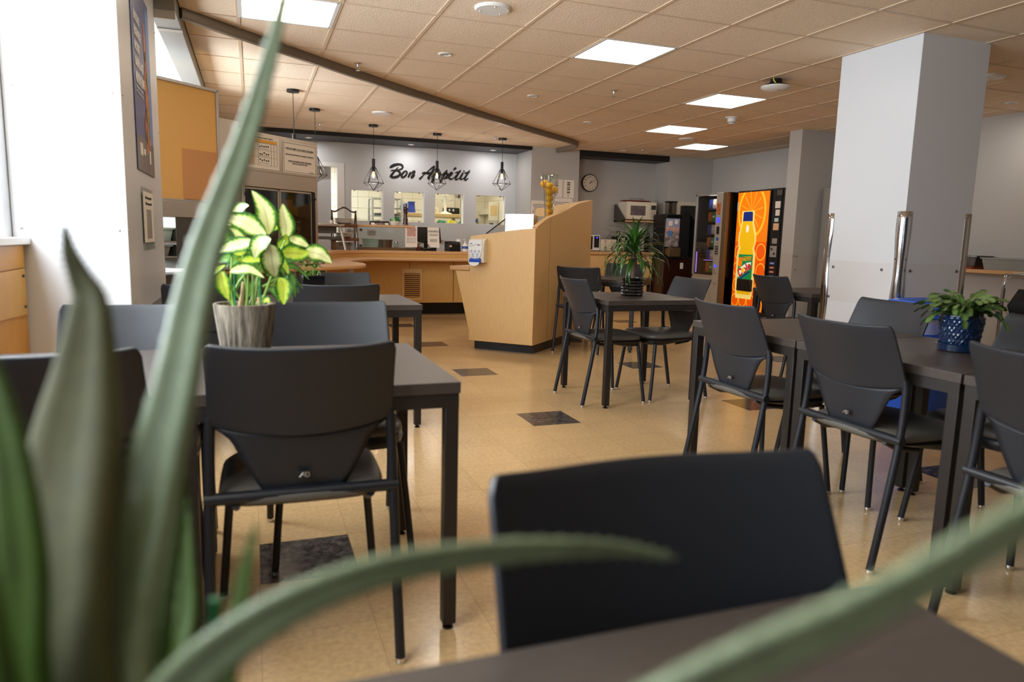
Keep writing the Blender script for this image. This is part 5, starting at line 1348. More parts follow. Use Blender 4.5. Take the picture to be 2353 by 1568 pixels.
# the aloe close to the viewer: thick channelled leaves with soft teeth
AL = {
'L1': ('aloe_lit', [(-0.0683, 0.4031, 0.8062, 0.0560), (-0.0885, 0.4421, 0.8737, 0.0530), (-0.0715, 0.4813, 0.9558, 0.0430), (-0.0513, 0.5082, 1.0337, 0.0317), (-0.0328, 0.5361, 1.1189, 0.0256), (-0.004, 0.56, 1.2025, 0.0182), (0.0156, 0.5737, 1.2673, 0.0121), (0.0296, 0.5882, 1.3248, 0.0059)]),
'L2': ('aloe_dark', [(-0.087, 0.4106, 0.8056, 0.0589), (-0.1057, 0.4299, 0.8857, 0.0565), (-0.1091, 0.4613, 0.9414, 0.0606), (-0.1099, 0.5023, 0.9957, 0.0622), (-0.1065, 0.5305, 1.0465, 0.0433), (-0.1049, 0.5471, 1.0883, 0.0265), (-0.11, 0.5516, 1.1057, 0.0171), (-0.1152, 0.5509, 1.1232, 0.0111), (-0.1168, 0.549, 1.1418, 0.004)]),
'L3': ('aloe', [(-0.0844, 0.4116, 0.8178, 0.0368), (-0.0434, 0.367, 0.9055, 0.0276), (-0.0008, 0.3475, 0.9492, 0.0215), (0.0517, 0.342, 0.9692, 0.0181), (0.1097, 0.3427, 0.9715, 0.0163), (0.1617, 0.3444, 0.967, 0.0128), (0.2037, 0.3492, 0.9585, 0.0083), (0.2369, 0.3465, 0.95, 0.0021)]),
'L4': ('aloe', [(-0.0875, 0.3678, 0.8061, 0.0332), (0.0295, 0.2546, 0.9083, 0.0258), (0.1065, 0.203, 0.9656, 0.0207), (0.1514, 0.1809, 0.9986, 0.0184), (0.1894, 0.1652, 1.0219, 0.0166), (0.233, 0.1487, 1.0536, 0.0141), (0.2664, 0.1402, 1.0775, 0.0113), (0.3204, 0.1361, 1.1094, 0.0029)]),
'L5': ('aloe_lime', [(-0.1078, 0.4182, 0.8051, 0.0295), (-0.1201, 0.4155, 0.8979, 0.028), (-0.1196, 0.4249, 0.9598, 0.0268), (-0.1246, 0.4357, 1.0173, 0.021), (-0.1334, 0.4453, 1.0586, 0.014), (-0.1455, 0.4558, 1.0975, 0.0023)]),
'L6': ('aloe_lime', [(-0.0765, 0.4277, 0.8021, 0.0193), (-0.0667, 0.4549, 0.8616, 0.0203), (-0.0602, 0.4816, 0.9101, 0.0184), (-0.053, 0.5079, 0.9586, 0.0141), (-0.0492, 0.5237, 0.9996, 0.0036)]),
'L7': ('aloe_lime', [(-0.06, 0.40, 0.80, 0.013), (-0.0307, 0.3958, 0.8435, 0.0111), (-0.0167, 0.4108, 0.9037, 0.0106), (-0.01, 0.4242, 0.9363, 0.0077), (-0.0024, 0.4365, 0.9643, 0.0021)]),
'L8': ('aloe_lime', [(-0.1218, 0.4061, 0.8329, 0.0257), (-0.1232, 0.3775, 0.923, 0.025), (-0.1222, 0.3741, 0.973, 0.0162), (-0.1195, 0.3778, 1.0031, 0.0041)]),
'L9': ('aloe_lime', [(-0.0678, 0.4416, 0.7929, 0.0257), (-0.0744, 0.4737, 0.826, 0.0311), (-0.0532, 0.5143, 0.8601, 0.0215), (-0.0507, 0.543, 0.9121, 0.0096), (-0.0521, 0.56, 0.9495, 0.002)]),
'L10': ('aloe_dark', [(-0.08, 0.43, 0.7929, 0.036), (-0.085, 0.47, 0.85, 0.040), (-0.072, 0.50, 0.90, 0.030), (-0.068, 0.52, 0.95, 0.016), (-0.07, 0.53, 0.985, 0.002)])}
t = thing('aloe_plant', 'large out-of-focus aloe with long arching leaves in the foreground', 'potted plant', (-.086, .412, .7405))
MB().lathe([(.055, 0), (.075, .045), (.078, .05), (.072, .05), (.055, .01)], seg=36, caps=False).lathe([(.055, 0), (.003, .001)], seg=20, caps=False).build('pot', 'cream', t)
MB().lathe([(.07, .042), (.003, .045)], seg=24, caps=False).build('soil', 'soil', t)
eye = Vector((0, 0, 1.14))
for nm, (mt, pp) in AL.items():
    q = smooth_path(pp, 8); m = MB(); rings = []; P3 = [Vector(a[:3]) for a in q]; n = len(q)
    for i, a in enumerate(q):
        p = P3[i]; tt = (P3[min(i + 1, n - 1)] - P3[max(i - 1, 0)]).normalized()
        s = tt.cross(Vector((.35, .9, .1))).normalized(); nn = s.cross(tt).normalized()
        if nn.dot(Vector((.3, .9, 0))) > 0: nn = -nn
        w_ = a[3] / 2; th = w_ * .58
        rr = []
        for k in range(16):
            an = 2 * PI * k / 16; cx_, sy_ = math.cos(an), math.sin(an)
            d = sy_ * th
            if sy_ > 0: d -= th * .55 * sy_ * (1 - abs(cx_)) * 1.4         # channel on the upper side
            rr.append(p + s * cx_ * w_ + nn * d - Vector((-.086, .412, .7405)))
        rings.append(rr)
    m.rings(rings)
    # teeth along both margins
    for i in range(3, n - 3, 2):
        p = P3[i]; tt = (P3[i + 1] - P3[i - 1]).normalized(); s = tt.cross(Vector((.35, .9, .1))).normalized()
        for sg_ in (-1, 1):
            c_ = p + s * sg_ * q[i][3] / 2 * .97 - Vector((-.086, .412, .7405))
            m.tube([c_, c_ + s * sg_ * .0026 + tt * .0018], [.0012, .0002], 5)
    m.build('leaf', mt, t, sharp=80)
m = MB(); m.tube([(.055, .046, .04), (.057, .057, .163)], .0038, 8); m.build('support_stake', 'stake', t)
m = MB(); m.tube([(-.01, .05, .10), (.03, .052, .118), (.056, .054, .112)], .0025, 6); m.build('plant_tie', 'stake', t)

# ================================================================== POSTER AND SIGN ON THE PILLAR
M['poster'] = mat('navy poster ink', (56, 74, 138), .35)
t = thing('food_poster', 'tall blue poster with a column of colourful food on the pillar side', 'poster', (-.5175, 4.285, 1.43), PI / 2)
# local: x runs to +Y world, -y faces +x
MB().span(-.315, .315, -.003, 0, 0, .92).build('sheet', 'poster', t)
M['p_grey'] = mat('grey poster ink', (104, 92, 92), .4, noise=.3, nscale=9); M['p_mauve'] = mat('mauve poster ink', (96, 84, 104), .4)
M['p_blue'] = mat('bright blue ink', (84, 130, 196), .4); M['p_food'] = mat('mixed food print', (176, 96, 52), .45, noise=.75, nscale=22); M['p_foodg'] = mat('green food print', (120, 124, 52), .45, noise=.6, nscale=26)
MB().span(-.315, .315, -.004, -.0028, 0, .17).build('lower_band', 'p_grey', t)
MB().span(.19, .315, -.0038, -.0028, .17, .88).build('right_band', 'p_blue', t)
m = MB(); m.tube([(.13, -.002, .14), (.08, -.002, .25), (.14, -.002, .35), (.10, -.002, .46), (.15, -.002, .56), (.12, -.002, .66), (.10, -.002, .78)], [.10, .085, .07, .075, .05, .045, .02], 10, flat=1)
for v in m.bm.verts: v.co.y = -.0045 + (v.co.y + .002) * .01
m.build('food_column', 'p_food', t)
m = MB()
for x, z, r_ in ((.10, .30, .035), (.15, .50, .03), (.07, .20, .03), (.13, .62, .02)): m.slab([(r_ * math.cos(a * PI / 5), r_ * 1.4 * math.sin(a * PI / 5)) for a in range(10)], (x, -.0065, z), (1, 0, 0), (0, 0, 1), (0, -1, 0), .001)
m.build('food_leaf', 'p_foodg', t)
for i, s2 in enumerate(('ÉVITONS', 'ENSEMBLE', 'NOTRE', 'GASPILLAGE', 'ALIMENTAIRE')):
    text('poster_lettering', s2, .062, 'white', t, (-.26, -.005, .74 - i * .072), align='LEFT', bold=.002, sx=.8)
for i in range(3): text('poster_lettering', 'Bien manger sans rien perdre', .018, 'white', t, (-.24, -.005, .43 - i * .024), align='LEFT')
m = MB(); m.span(-.22, -.13, -.0055, -.004, .08, .14).span(.12, .17, -.0055, -.004, .06, .13).span(-.10, -.03, -.0055, -.004, .09, .12); m.build('poster_logo', 'white', t)
t = thing('clear_sign_holder', 'clear plastic sign holder with a faded notice under the blue poster', 'sign holder', (-.5175, 4.25, 1.03), PI / 2)
MB().span(-.22, .22, -.004, -.0005, 0, .32).build('holder_plate', 'glass', t, bevel=.001)
MB().span(-.19, .19, -.006, -.0045, .04, .30).build('sheet', 'paper', t)
for i in range(2): text('lettering', 'Veuillez nettoyer votre table', .020, 'ink', t, (0, -.0068, .27 - i * .03))
MB().span(-.09, .09, -.0075, -.006, .06, .21).build('picture', 'alu', t)

# ================================================================== VENDING MACHINES
def lit(name, rgb, e=.75):
    return mat(name, rgb, .25, emit=rgb, estr=e)
for k_, c_ in dict(l_or=(255, 132, 0), l_dor=(246, 92, 4), l_yel=(255, 205, 40), l_bot=(250, 196, 10), l_grn=(10, 150, 82), l_wht=(250, 246, 236), l_red=(200, 22, 30), l_nav=(20, 44, 130), l_pale=(255, 232, 130)).items(): M[k_] = lit(k_, c_, .26 if k_ in ('l_nav', 'l_grn', 'l_red') else .36)
DV = thing('juice_vending_machine', 'black drinks vending machine with a glowing orange juice bottle picture', 'vending machine', (6.60, 8.68, 0), -PI / 2)
W_ = 1.06
MB().span(0, W_, 0, .75, .05, 1.885).span(.05, W_ - .05, .05, .7, 0, .05).build('cabinet', 'black', DV, bevel=.006)
gp = MB().span(.012, .70, -.006, .001, .20, 1.86).build('lit_panel', 'l_or', DV)
def ell(cx, cz, rx, rz, n=40, zmax=1.858, zmin=.205, xmin=.014, xmax=.698):
    return [(min(max(cx + rx * math.cos(2 * PI * k / n), xmin), xmax), min(max(cz + rz * math.sin(2 * PI * k / n), zmin), zmax)) for k in range(n)]
def lay(name, polys, mt, y, parent=gp):
    m = MB()
    for p_ in polys: m.slab(p_, (0, y, 0), (1, 0, 0), (0, 0, 1), (0, -1, 0), .0006)
    return m.build(name, mt, parent, sharp=30)
lay('picture_layer', [[(.012, .20), (.70, .20), (.70, 1.17), (.012, 1.17)]], 'l_dor', -.0062)
lay('picture_layer', [ell(.335, 1.585, .295, .375)], 'l_yel', -.0070); lay('picture_layer', [ell(.335, 1.585, .262, .335)], 'l_or', -.0078)
m = MB()
for k_ in range(12):
    a = 2 * PI * k_ / 12 + .2; m.slab([(0, -.002), (.24, -.005), (.24, .005), (0, .002)], (.335, -.0086, 1.585), (math.cos(a), 0, math.sin(a) * 1.2), (-math.sin(a), 0, math.cos(a)), (0, -1, 0), .0004)
m.build('picture_layer', 'l_yel', gp)
circ = [(.10, 1.02, .085), (.58, 1.03, .10), (.08, .78, .08), (.60, .76, .10), (.10, .55, .085), (.58, .50, .10), (.09, .33, .08), (.26, .34, .085), (.43, .33, .085), (.60, .28, .085)]
lay('picture_layer', [ell(x, z, r, r * 1.18, 28) for x, z, r in circ], 'l_yel', -.0070); lay('picture_layer', [ell(x, z, r - .012, (r - .012) * 1.18, 28) for x, z, r in circ], 'l_dor', -.0078)
glow = [(.10, .36), (.44, .36), (.48, .55), (.475, 1.0), (.44, 1.08), (.47, 1.17), (.465, 1.27), (.40, 1.44), (.40, 1.60), (.13, 1.60), (.13, 1.44), (.085, 1.27), (.08, 1.17), (.10, 1.08), (.075, 1.0), (.075, .55)]
lay('picture_layer', [glow[::-1]], 'l_pale', -.0094)
bot = [(.125, .42), (.41, .42), (.435, .52), (.43, .99), (.425, 1.03), (.405, 1.07), (.415, 1.10), (.44, 1.16), (.435, 1.25), (.39, 1.36), (.365, 1.45), (.16, 1.45), (.14, 1.36), (.115, 1.25), (.11, 1.16), (.135, 1.10), (.145, 1.07), (.12, 1.03), (.115, .99), (.11, .52)]
lay('picture_layer', [bot[::-1]], 'l_bot', -.0102)
lay('picture_layer', [[(.16, 1.455), (.37, 1.455), (.365, 1.575), (.35, 1.588), (.18, 1.588), (.165, 1.575)]], 'l_nav', -.0112)
lay('picture_layer', [[(.115, .54), (.43, .54), (.43, .99), (.118, .99)]], 'l_grn', -.0112)
lay('picture_layer', [[(.20, .90), (.40, .905), (.40, .965), (.20, .955)]], 'l_yel', -.0120)
lay('picture_layer', [ell(.27, 1.35, .03, .055, 16)], 'l_wht', -.0112)
lay('picture_layer', [ell(.16, .88, .045, .07, 20), ell(.30, .575, .09, .06, 24, zmin=.545)], 'l_or', -.0120)
lay('picture_layer', [[(.125, .655), (.40, .80), (.40, .885), (.30, .87), (.125, .775)]], 'l_wht', -.0124)
text('lettering', 'ORANGE JUICE', .030, 'ink', gp, (.30, -.0132, .944), bold=.0008); text('lettering', "JUS D'ORANGE", .030, 'ink', gp, (.30, -.0132, .916), bold=.0008)
o = text('logo_lettering', 'Dole', .155, 'l_red', gp, (.265, -.0140, .775), (PI / 2, -.50, 0), bold=.006, sx=.95)
lay('logo_sun', [ell(.240, .768, .034, .038, 18)], 'l_yel', -.0165)
m = MB(); m.slab([(0, 0), (.27, 0), (.26, .022), (.01, .022)], (.15, -.0140, .615), (math.cos(.5), 0, math.sin(.5)), (-math.sin(.5), 0, math.cos(.5)), (0, -1, 0), .001); m.build('logo_underline', 'l_nav', gp)
m = MB(); m.span(.015, .045, -.0125, -.011, 1.60, 1.73); m.build('price_sticker', 'paper', DV)
MB().span(.155, .46, -.05, -.006, .47, .64).build('delivery_bin', 'black', DV, bevel=.012)
m = MB(); m.span(.70, .72, -.02, .001, .2, 1.86).span(.80, .93, -.010, .001, .40, 1.87); m.build('selection_column', 'blackmatte', DV, bevel=.003)
rc = [('paper', .81, .91, 1.62, 1.71), ('paper', .825, .905, 1.52, 1.60), ('mint', .815, .89, 1.44, 1.49), ('peach', .80, .905, 1.33, 1.42), ('alu', .80, .895, 1.15, 1.22), ('alu', .77, .90, .97, 1.12), ('steel_dark', .83, .93, 1.79, 1.86)]
for mt, a, b_, c, d in rc: MB().span(a, b_, -.0135, -.010, c, d).build('sticker' if mt not in ('alu', 'steel_dark') else 'coin_plate', mt, DV)
MB().span(.84, .87, -.0150, -.013, 1.00, 1.03).span(.79, .82, -.0150, -.013, 1.06, 1.09).build('coin_slot', 'black', DV)
for k_, c_ in enumerate(('inkblue', 'redtray', 'redtray', 'navy', 'green', 'redtray', 'steel_dark', 'green')):
    b_ = MB().span(.79, .89, -.0175, -.010, .868 - k_ * .058, .905 - k_ * .058).build('selection_button', c_, DV, bevel=.002)
    MB().span(.80, .87, -.0185, -.017, .882 - k_ * .058, .892 - k_ * .058).build('button_print', 'paper', b_)
# snack machine
SV = thing('snack_vending_machine', 'glass-fronted snack vending machine with a silver control column', 'vending machine', (6.50, 9.56, 0), -PI / 2)
W_ = .808
m = MB(); m.span(0, W_, .55, .85, .05, 1.875).span(0, .02, .02, .55, .05, 1.875).span(.56, W_, .02, .55, .05, 1.875).span(0, W_, .02, .55, 1.86, 1.875).span(0, W_, .02, .55, .05, .64).span(.04, W_ - .04, .06, .8, 0, .05)
m.build('cabinet', 'black', SV)
m = MB(); m.span(0, .03, -.012, .02, .62, 1.875).span(.53, .556, -.010, .02, .62, 1.86).span(.0, .70, -.012, .02, 1.845, 1.875).span(0, .56, -.012, .02, .62, .655); m.build('door_frame', 'alu', SV, bevel=.002)
MB().span(.03, .53, .0, .004, .655, 1.845).build('glass_pane', 'display_glass', SV)
area('machine_inner_light', (6.545, 9.56 - .40, 1.84), (0, .5, 0), .05, .26, 2.0, (.95, .95, 1.0))
area('machine_inner_light', (6.53, 9.56 - .515, 1.25), (0, -PI / 2, PI / 2), 1.1, .02, 1.0, (.92, .9, 1.0))
MB().span(.556, .705, -.03, .02, .05, 1.87).build('control_column', 'silverp', SV, bevel=.004)
MB().span(.705, W_, -.028, .02, .05, 1.875).build('bronze_trim', 'bronze', SV, bevel=.004)
MB().span(.0, .556, -.010, .02, .05, .62).build('kick_panel', 'silverp', SV, bevel=.002)
M['screenblue'] = mat('lit blue screen', (60, 60, 220), .2, emit=(70, 70, 255), estr=1.2)
MB().span(.585, .655, -.034, -.029, 1.44, 1.51).build('display', 'screenblue', SV); MB().span(.60, .66, -.034, -.029, 1.27, 1.38).build('card_reader', 'black', SV)
MB().tube([(.625, -.036, .80), (.625, -.028, .80)], .025, 18).build('coin_return_button', 'screenblue', SV)
m = MB(); m.tube([(.63, -.036, 1.20), (.63, -.028, 1.20)], .028, 18); m.build('bill_slot', 'inkblue', SV)
kp = MB().span(.585, .675, -.034, -.029, .96, 1.11).build('keypad', 'alu', SV)
m = MB()
for a in range(3):
    for b_ in range(4): m.span(.592 + a * .028, .612 + a * .028, -.0365, -.033, .972 + b_ * .034, .996 + b_ * .034)
m.build('key', 'black', kp)
MB().span(.59, .67, -.05, -.028, .69, .76).build('coin_tray', 'steel', SV, bevel=.004); MB().span(.575, .665, -.034, -.029, 1.56, 1.72).build('sticker', 'p_food', SV)
MB().span(.60, .65, -.034, -.029, .52, .56).build('lock_plate', 'steel', SV)
M['purple'] = mat('purple glow strip', (180, 150, 240), .4, emit=(170, 130, 255), estr=2.0)
MB().span(.035, .042, .03, .04, .68, 1.0).span(.26, .525, .015, .022, .876, .882).build('glow_strip', 'purple', SV)
cl_ = [(60, 90, 180), (226, 190, 40), (210, 190, 170), (150, 90, 190), (220, 120, 40), (200, 60, 50), (70, 140, 80), (230, 230, 230)]
BM = [mat('snack wrapper %s' % w2, c_, .3) for w2, c_ in zip(('blue', 'yellow', 'beige', 'violet', 'orange', 'red', 'green', 'white'), cl_)]
rown = ('top', 'second', 'third', 'fourth', 'fifth', 'lowest'); coln = ('left', 'middle', 'right')
for r_ in range(6):
    z = .70 + (5 - r_) * .19
    MB().span(.19, .555, .05, .5, z - .012, z).build('shelf', 'steel_dark', SV)
    for c_ in range(3):
        x = .245 + c_ * .095
        q = MB(); h = .145; w2 = .086
        q.rings([[(-w2 / 2, -.002, 0), (w2 / 2, -.002, 0), (w2 / 2, .002, 0), (-w2 / 2, .002, 0)], [(-w2 / 2 * .95, -.012, h * .3), (w2 / 2 * .95, -.012, h * .3), (w2 / 2 * .95, .012, h * .3), (-w2 / 2 * .95, .012, h * .3)],
                 [(-w2 / 2 * .95, -.011, h * .7), (w2 / 2 * .95, -.011, h * .7), (w2 / 2 * .95, .011, h * .7), (-w2 / 2 * .95, .011, h * .7)], [(-w2 / 2, -.002, h), (w2 / 2, -.002, h), (w2 / 2, .002, h), (-w2 / 2, .002, h)]])
        o = q.build('snack_bag', BM[(r_ * 3 + c_ * 2 + r_) % 8]); tag(o, 'snack packet on the %s shelf of the snack machine, %s one' % (rown[r_], coln[c_]), 'snack packet', 'packets in the snack machine', (6.50 + .10, 9.56 - x, z + .001), -PI / 2)
        if c_ == 1: MB().span(-.02, .02, -.0135, -.0115, h * .4, h * .62).build('print', 'paper', o)
MB().span(.03, .18, .45, .5, .66, 1.84).build('inner_panel', 'blackmatte', SV)
# coffee machine on its cabinet
CM = thing('coffee_machine', 'black coffee machine with a picture front and bean hoppers on top', 'coffee machine', (6.36, 10.18, .90))
MB().span(0, .46, .02, .40, .0, .68).build('machine_body', 'black', CM, bevel=.01)
MB().span(.27, .46, .0, .02, .0, .68).build('side_strip', 'blackmatte', CM)
M['p_scene'] = mat('town photo print', (150, 136, 134), .35, noise=.85, nscale=26); M['p_sky'] = mat('pale sky print', (150, 158, 184), .35); M['p_pink'] = mat('pink town print', (204, 160, 148), .4, noise=.35, nscale=18)
pf = MB().span(.005, .26, -.006, .02, .16, .62).build('picture_front', 'p_scene', CM, bevel=.003)
MB().span(.006, .259, -.0075, -.0055, .48, .62).build('picture_sky', 'p_sky', pf); MB().span(.006, .259, -.0075, -.0055, .41, .48).build('picture_town', 'p_pink', pf); MB().span(.05, .12, -.0085, -.0055, .33, .42).build('picture_water', 'p_blue', pf)
m = MB(); m.span(.045, .12, -.0095, -.007, .50, .58).span(.16, .22, -.0095, -.007, .53, .60); m.build('sticker', 'paper', CM)
MB().span(.02, .09, -.004, .0, .63, .665).build('sticker', 'paper', CM)
MB().span(-.005, .30, -.012, .38, .625, .69).build('top_cap', 'black', CM, bevel=.01)
h_ = MB(); h_.span(.10, .17, .10, .22, .69, .90).span(.172, .26, .10, .22, .69, .90); h_.build('bean_hopper', 'smoked', CM, bevel=.01); MB().span(.095, .265, .09, .23, .885, .905).build('hopper_lid', 'black', CM, bevel=.004)
m = MB(); m.slab([(0, .04), (.0, .13), (.12, .15), (.12, .0)], (.02, .02, 0), (0, -1, 0), (0, 0, 1), (1, 0, 0), .22); m.build('selection_panel', 'bronze', CM, bevel=.004)
MB().box((.13, -.088, .095), (.08, .01, .05)).build('touch_screen', 'inkblue', CM)
BC = thing('coffee_base_cabinet', 'dark brown cabinet under the coffee machine', 'cabinet', (6.36, 10.16, 0))
MB().span(-.02, .56, 0, .42, 0, .86).build('cabinet_body', 'darkwood', BC, bevel=.004); MB().span(-.03, .57, -.01, .43, .865, .90).build('cabinet_top', 'blackmatte', BC, bevel=.003); MB().span(.0, .27, -.008, 0, .02, .85).build('cabinet_door', 'darkwood', BC)
MB().span(.30, .36, -.003, .0, .70, .80).build('sticker', 'paper', BC)
t = thing('black_side_unit', 'black sloping unit between the coffee machine and the snack machine', 'machine', (6.86, 10.15, .90)); m = MB(); m.slab([(0, 0), (.40, 0), (.40, .85), (.25, .85), (0, .62)], (0, 0, 0), (0, 1, 0), (0, 0, 1), (1, 0, 0), .22); m.build('unit_body', 'black', t)
t = thing('white_wall_box', 'pale box behind the bean hoppers', 'box', (6.80, 10.58, 1.60)); MB().span(0, .40, -.02, .015, 0, .22).build('box_body', 'cream', t)

# ================================================================== ALCOVE
ac = thing('alcove_counter', 'maple counter with doors in the alcove under the clock', 'counter', (4.98, 10.45, 0))
MB().span(0, 1.35, .0, .54, .91, .955).build('countertop', 'maple_edge', ac, bevel=.003); MB().span(.0, 1.34, .03, .54, .08, .91).build('cabinet_body', 'maple_dark', ac); MB().span(.02, 1.32, .08, .5, 0, .08).build('toe_kick', 'toe', ac)
for x0 in (.02, .46, .90): MB().span(x0, x0 + .425, .012, .03, .10, .885).build('door', 'maple', ac, bevel=.002)
t = thing('lower_microwave', 'black-fronted microwave on the alcove counter at the kiosk edge', 'microwave', (5.00, 10.70, .956))
MB().span(0, .44, 0, .28, .01, .265).build('oven_body', 'white', t, bevel=.004); MB().span(.02, .30, -.006, 0, .03, .245).build('oven_door', 'black', t); MB().span(.33, .42, -.005, 0, .06, .25).build('control_panel', 'black', t); MB().span(.365, .395, -.007, -.004, .215, .235).build('display', 'screenblue', t)
t = thing('bread_toaster', 'cream four-slice toaster with two levers in the alcove', 'toaster', (5.455, 10.70, .956))
MB().span(0, .30, 0, .24, .006, .20).build('toaster_body', 'cream', t, bevel=.012)
for x in (.09, .21):
    MB().span(x - .003, x + .003, -.004, .0, .07, .165).span(x - .02, x + .02, -.012, 0, .165, .175).build('lever', 'steel', t)
    m = MB(); m.slab([(0, -.036), (.026, 0), (0, .036), (-.026, 0)], (x, -.001, .05), (1, 0, 0), (0, 0, 1), (0, -1, 0), .006); d_ = m.build('dial_plate', 'steel_dark', t); MB().tube([(x, -.014, .05), (x, -.006, .05)], .013, 14).build('dial', 'alu', d_)
MB().span(.04, .27, .05, .19, .199, .203).build('slot', 'black', t)
t = thing('condiment_rack', 'black rack of packets and cups in the alcove', 'rack', (5.79, 10.76, .956))
MB().span(0, .61, .18, .20, 0, .255).span(0, .02, 0, .2, 0, .255).span(.59, .61, 0, .2, 0, .255).span(0, .61, 0, .2, 0, .012).build('rack_frame', 'black', t)
for x, w2, h, mt, l in ((.16, .06, .22, 'cream', 'tall cream packet left'), (.05, .05, .07, 'cream', 'small cream packet lowest left'), (.34, .06, .23, 'cream', 'cream packet in the middle'), (.46, .04, .24, 'white', 'white bottle with an orange cap'), (.54, .045, .2, 'cream', 'cream packet right')):
    o = MB().span(-w2 / 2, w2 / 2, -.03, .03, 0, h).build('packet', mt); tag(o, l + ' in the alcove rack', 'packet', None, (5.79 + x, 10.86, .969))
    if 'orange' in l: MB().tube([(0, 0, h), (0, 0, h + .03)], .018, 12).build('cap', 'orange_ink', o)
wsh = thing('microwave_shelf', 'grey wall shelf with a sloping side bracket carrying the microwave', 'shelf', (5.83, 10.99, 1.455))
MB().span(0, .74, -.42, 0, 0, .022).build('shelf_board', 'maple_edge', wsh, bevel=.002)
for x in (0, .725):
    m = MB(); m.slab([(-.42, 0), (0, 0), (0, .29), (-.04, .29)], (x, 0, .0), (0, 1, 0), (0, 0, 1), (1, 0, 0), .015); m.build('bracket', 'steel_dark', wsh)
t = thing('microwave_oven', 'cream microwave on the wall shelf in the alcove', 'microwave', (5.875, 10.62, 1.479))
m = MB(); m.span(0, .56, 0, .33, .018, .31); m.build('oven_body', 'cream', t, bevel=.006)
MB().span(.012, .435, -.010, 0, .03, .30).build('oven_door', 'cream', t, bevel=.004); MB().span(.06, .345, -.0125, -.009, .085, .245).build('door_window', 'p_grey', t)
MB().tube([(.385, -.012, .07), (.385, -.03, .09), (.385, -.03, .23), (.385, -.012, .25)], .007, 8).build('handle', 'white', t)
cp = MB().span(.445, .55, -.006, 0, .03, .30).build('control_panel', 'cream', t); MB().span(.455, .545, -.008, -.005, .185, .26).build('display', 'steel_dark', cp)
m = MB()
for a in range(3):
    for b_ in range(5): m.span(.46 + a * .03, .48 + a * .03, -.008, -.005, .05 + b_ * .024, .066 + b_ * .024)
m.build('button', 'alu', cp)
for x in (.05, .5): MB().cyl((x, .05), .014, 0, .02, 10).build('foot', 'black', t)
tag(MB().lathe([(.20, 0), (.29, .018), (.285, .024), (.19, .006), (.003, .005)], seg=36).build('serving_tray', 'redtray'), 'red-brown round tray on top of the cream microwave', 'tray', None, (6.12, 10.79, 1.790)).scale = (1, .56, 1)
tag(MB().lathe([(.12, 0), (.13, .05), (.12, .055), (.003, .057)], seg=28).build('dish_cover', 'vase_glass'), 'clear dish on the red-brown tray above the microwave', 'dish', None, (6.15, 10.79, 1.797))
ck = thing('wall_clock', 'round white wall clock with a black rim in the alcove', 'clock', (5.34, 11.0, 2.083))
MB().tube([(0, -.001, 0), (0, -.04, 0)], .145, 48).build('clock_rim', 'black', ck, bevel=.004)
MB().tube([(0, -.0405, 0), (0, -.0415, 0)], .130, 48).build('clock_face', 'paper', ck)
for h in range(12):
    a = PI / 2 - 2 * PI * (h + 1) / 12; text('numeral', str(h + 1), .034, 'ink', ck, (.102 * math.cos(a), -.043, .102 * math.sin(a)), bold=.0006)
for a, L, w2 in ((math.radians(90 - 38), .062, .005), (math.radians(90 - 68), .092, .004)):
    m = MB(); m.slab([(-.015, -w2), (L, -w2 * .6), (L, w2 * .6), (-.015, w2)], (0, -.045, 0), (math.cos(a), 0, math.sin(a)), (-math.sin(a), 0, math.cos(a)), (0, -1, 0), .0015); m.build('clock_hand', 'black', ck)
for x, z, Y, l in ((5.93, 1.235, 10.998, 'double wall outlet behind the dracaena leaves'), (6.52, 1.22, 10.998, 'double wall outlet with plugs right of the alcove counter')):
    t = thing('wall_outlet', l, 'outlet', (x, Y, z)); MB().span(-.035, .035, -.006, 0, -.06, .06).build('plate', 'steel_dark', t, bevel=.002)
    for dz in (-.027, .027): MB().span(-.016, .016, -.009, -.005, dz - .014, dz + .014).build('receptacle', 'cream', t)
tag(MB().tube(smooth_path([(6.49, 10.9, 1.47), (6.47, 10.93, 1.40), (6.42, 10.94, 1.25), (6.40, 10.9, 1.13)], 5), .004, 6).build('power_cord', 'black'), 'thin black power cord hanging from the microwave shelf', 'cord')
tag(MB().tube(smooth_path([(6.28, 10.9, 1.12), (6.36, 10.9, 1.14), (6.44, 10.95, 1.23), (6.50, 10.97, 1.25), (6.52, 10.985, 1.24)], 5), .004, 6).build('power_cord', 'black'), 'black power cord plugged into the outlet right of the alcove counter', 'cord')

# ================================================================== RIGHT SIDE
t = thing('tall_grey_cabinet', 'tall grey cabinet edge showing left of the white column', 'cabinet', (6.80, 6.72, 0))
MB().span(0, .58, 0, .53, .05, 1.86).span(.03, .55, .03, .5, 0, .05).build('cabinet_body', 'alu', t, bevel=.004); MB().span(.0, .58, -.02, 0, .06, 1.85).build('door', 'silverp', t, bevel=.003); MB().tube([(.5, -.045, .9), (.5, -.045, 1.2)], .01, 8).build('handle', 'steel', t); MB().span(-.012, .0, .0, .05, .05, 1.87).build('edge_trim', 'white', t)
t = thing('wall_shelf', 'long tan shelf on the right wall carrying grey tubs', 'shelf', (7.17, 3.6, .895))
MB().span(0, .33, 0, 3.0, 0, .038).build('shelf_board', 'maple_edge', t, bevel=.003)
for y in (.3, 2.7): MB().span(.0, .32, y, y + .02, -.16, 0).build('bracket', 'alu', t)
tub('bus_tub', (7.33, 5.66, .958), 0, .28, .46, .115, 'steel_dark', 'dark grey tub on the wall shelf beside the column edge')
tub('bus_tub', (7.33, 5.12, .934), 0, .30, .50, .125, 'tub', 'light grey tub on the wall shelf at the right edge of the photo')
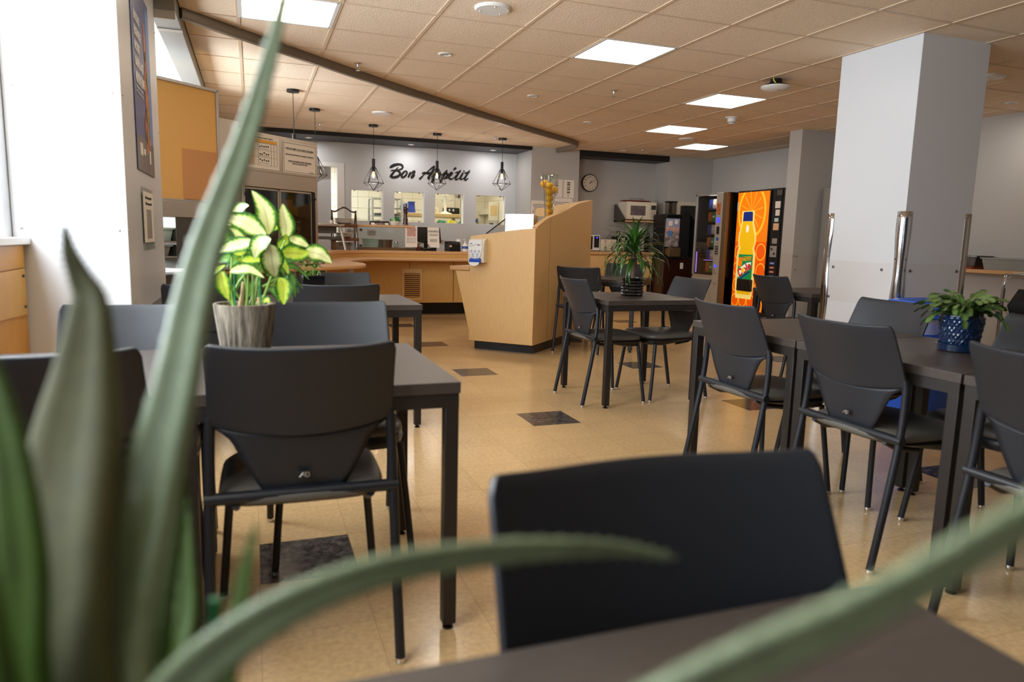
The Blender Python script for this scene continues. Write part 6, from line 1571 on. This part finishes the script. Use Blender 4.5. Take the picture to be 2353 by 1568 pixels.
tag(MB().span(-.15, .15, -.35, .35, 0, .022).build('red_tray', 'redtray', None, bevel=.004), 'orange-red tray under the dark grey tub', 'tray', None, (7.33, 5.80, .934))
bn = thing('recycling_bin', 'blue recycling bin with a lid and clear bag beside the white column', 'recycling bin', (4.20, 3.44, 0))
def bx2(w2, d2, z): return [(w2 * a, d2 * b_, z) for a, b_ in ((-.5, -.44), (-.44, -.5), (.44, -.5), (.5, -.44), (.5, .44), (.44, .5), (-.44, .5), (-.5, .44))]
MB().rings([bx2(.38, .26, 0), bx2(.47, .33, .66)]).build('bin_body', 'blue', bn, sharp=40, bevel=.004)
M['bag'] = mat('clear bin bag', (200, 205, 225), .2, alpha=.35)
m = MB(); rows = []
for z, k_ in ((.70, 1.0), (.66, 1.05), (.63, 1.03), (.60, 1.06)):
    rows.append([((.245 * k_ + .008 * math.sin(a * 9 + z * 50)) * max(-1, min(1, 1.25 * math.cos(a))), (.175 * k_ + .008 * math.sin(a * 7 + z * 40)) * max(-1, min(1, 1.25 * math.sin(a))), z) for a in [2 * PI * k / 48 for k in range(48)]])
m.rings(rows, False, False).build('bin_bag', 'bag', bn, sharp=80)
m = MB(); m.rings([bx2(.50, .36, .695), bx2(.52, .38, .70), bx2(.515, .375, .745), bx2(.44, .30, .80), bx2(.30, .18, .812)]); m.build('lid', 'blue', bn, sharp=40, bevel=.004)
MB().lathe([(.055, .8125), (.048, .814), (.003, .814)], (.08, 0), 20, False).build('lid_opening', 'navy', bn)
MB().box((.01, -.172, .51), (.09, .004, .06)).build('label', 'redtray', bn); text('label_lettering', 'Recycle', .022, 'white', bn, (.01, -.176, .51))
ct = thing('utility_cart', 'chrome tube cart with a black bag at the right edge of the photo', 'cart', (5.40, 3.30, 0))
for y in (.05, .52):
    m = MB(); m.tube(smooth_path([(.0, y, .10), (.0, y, .86), (.03, y, .93), (.10, y, .955), (.42, y, .955), (.50, y, .93), (.52, y, .86), (.52, y, .10)], 4), .013, 10); m.build('tube_frame', 'chrome', ct)
m = MB(); m.span(-.01, .53, .04, .53, .60, .62).span(-.01, .53, .04, .53, .15, .17); m.build('cart_shelf', 'steel', ct)
MB().tube([(.0, .05, .955), (.0, .52, .955)], .010, 8).build('handle_bar', 'chrome', ct)
m = MB(); m.rings([[(.06, .08, .62), (.46, .08, .62), (.46, .48, .62), (.06, .48, .62)], [(.03, .05, .74), (.5, .05, .76), (.5, .5, .76), (.03, .5, .72)], [(.05, .1, .83), (.46, .08, .80), (.45, .48, .82), (.08, .46, .85)]]); m.build('black_bag', 'blackmatte', ct, sharp=80)
for x in (.0, .52):
    for y in (.05, .52): MB().tube([(x - .0, y - .015, .05), (x, y + .015, .05)], .05, 16).build('wheel', 'black', ct)
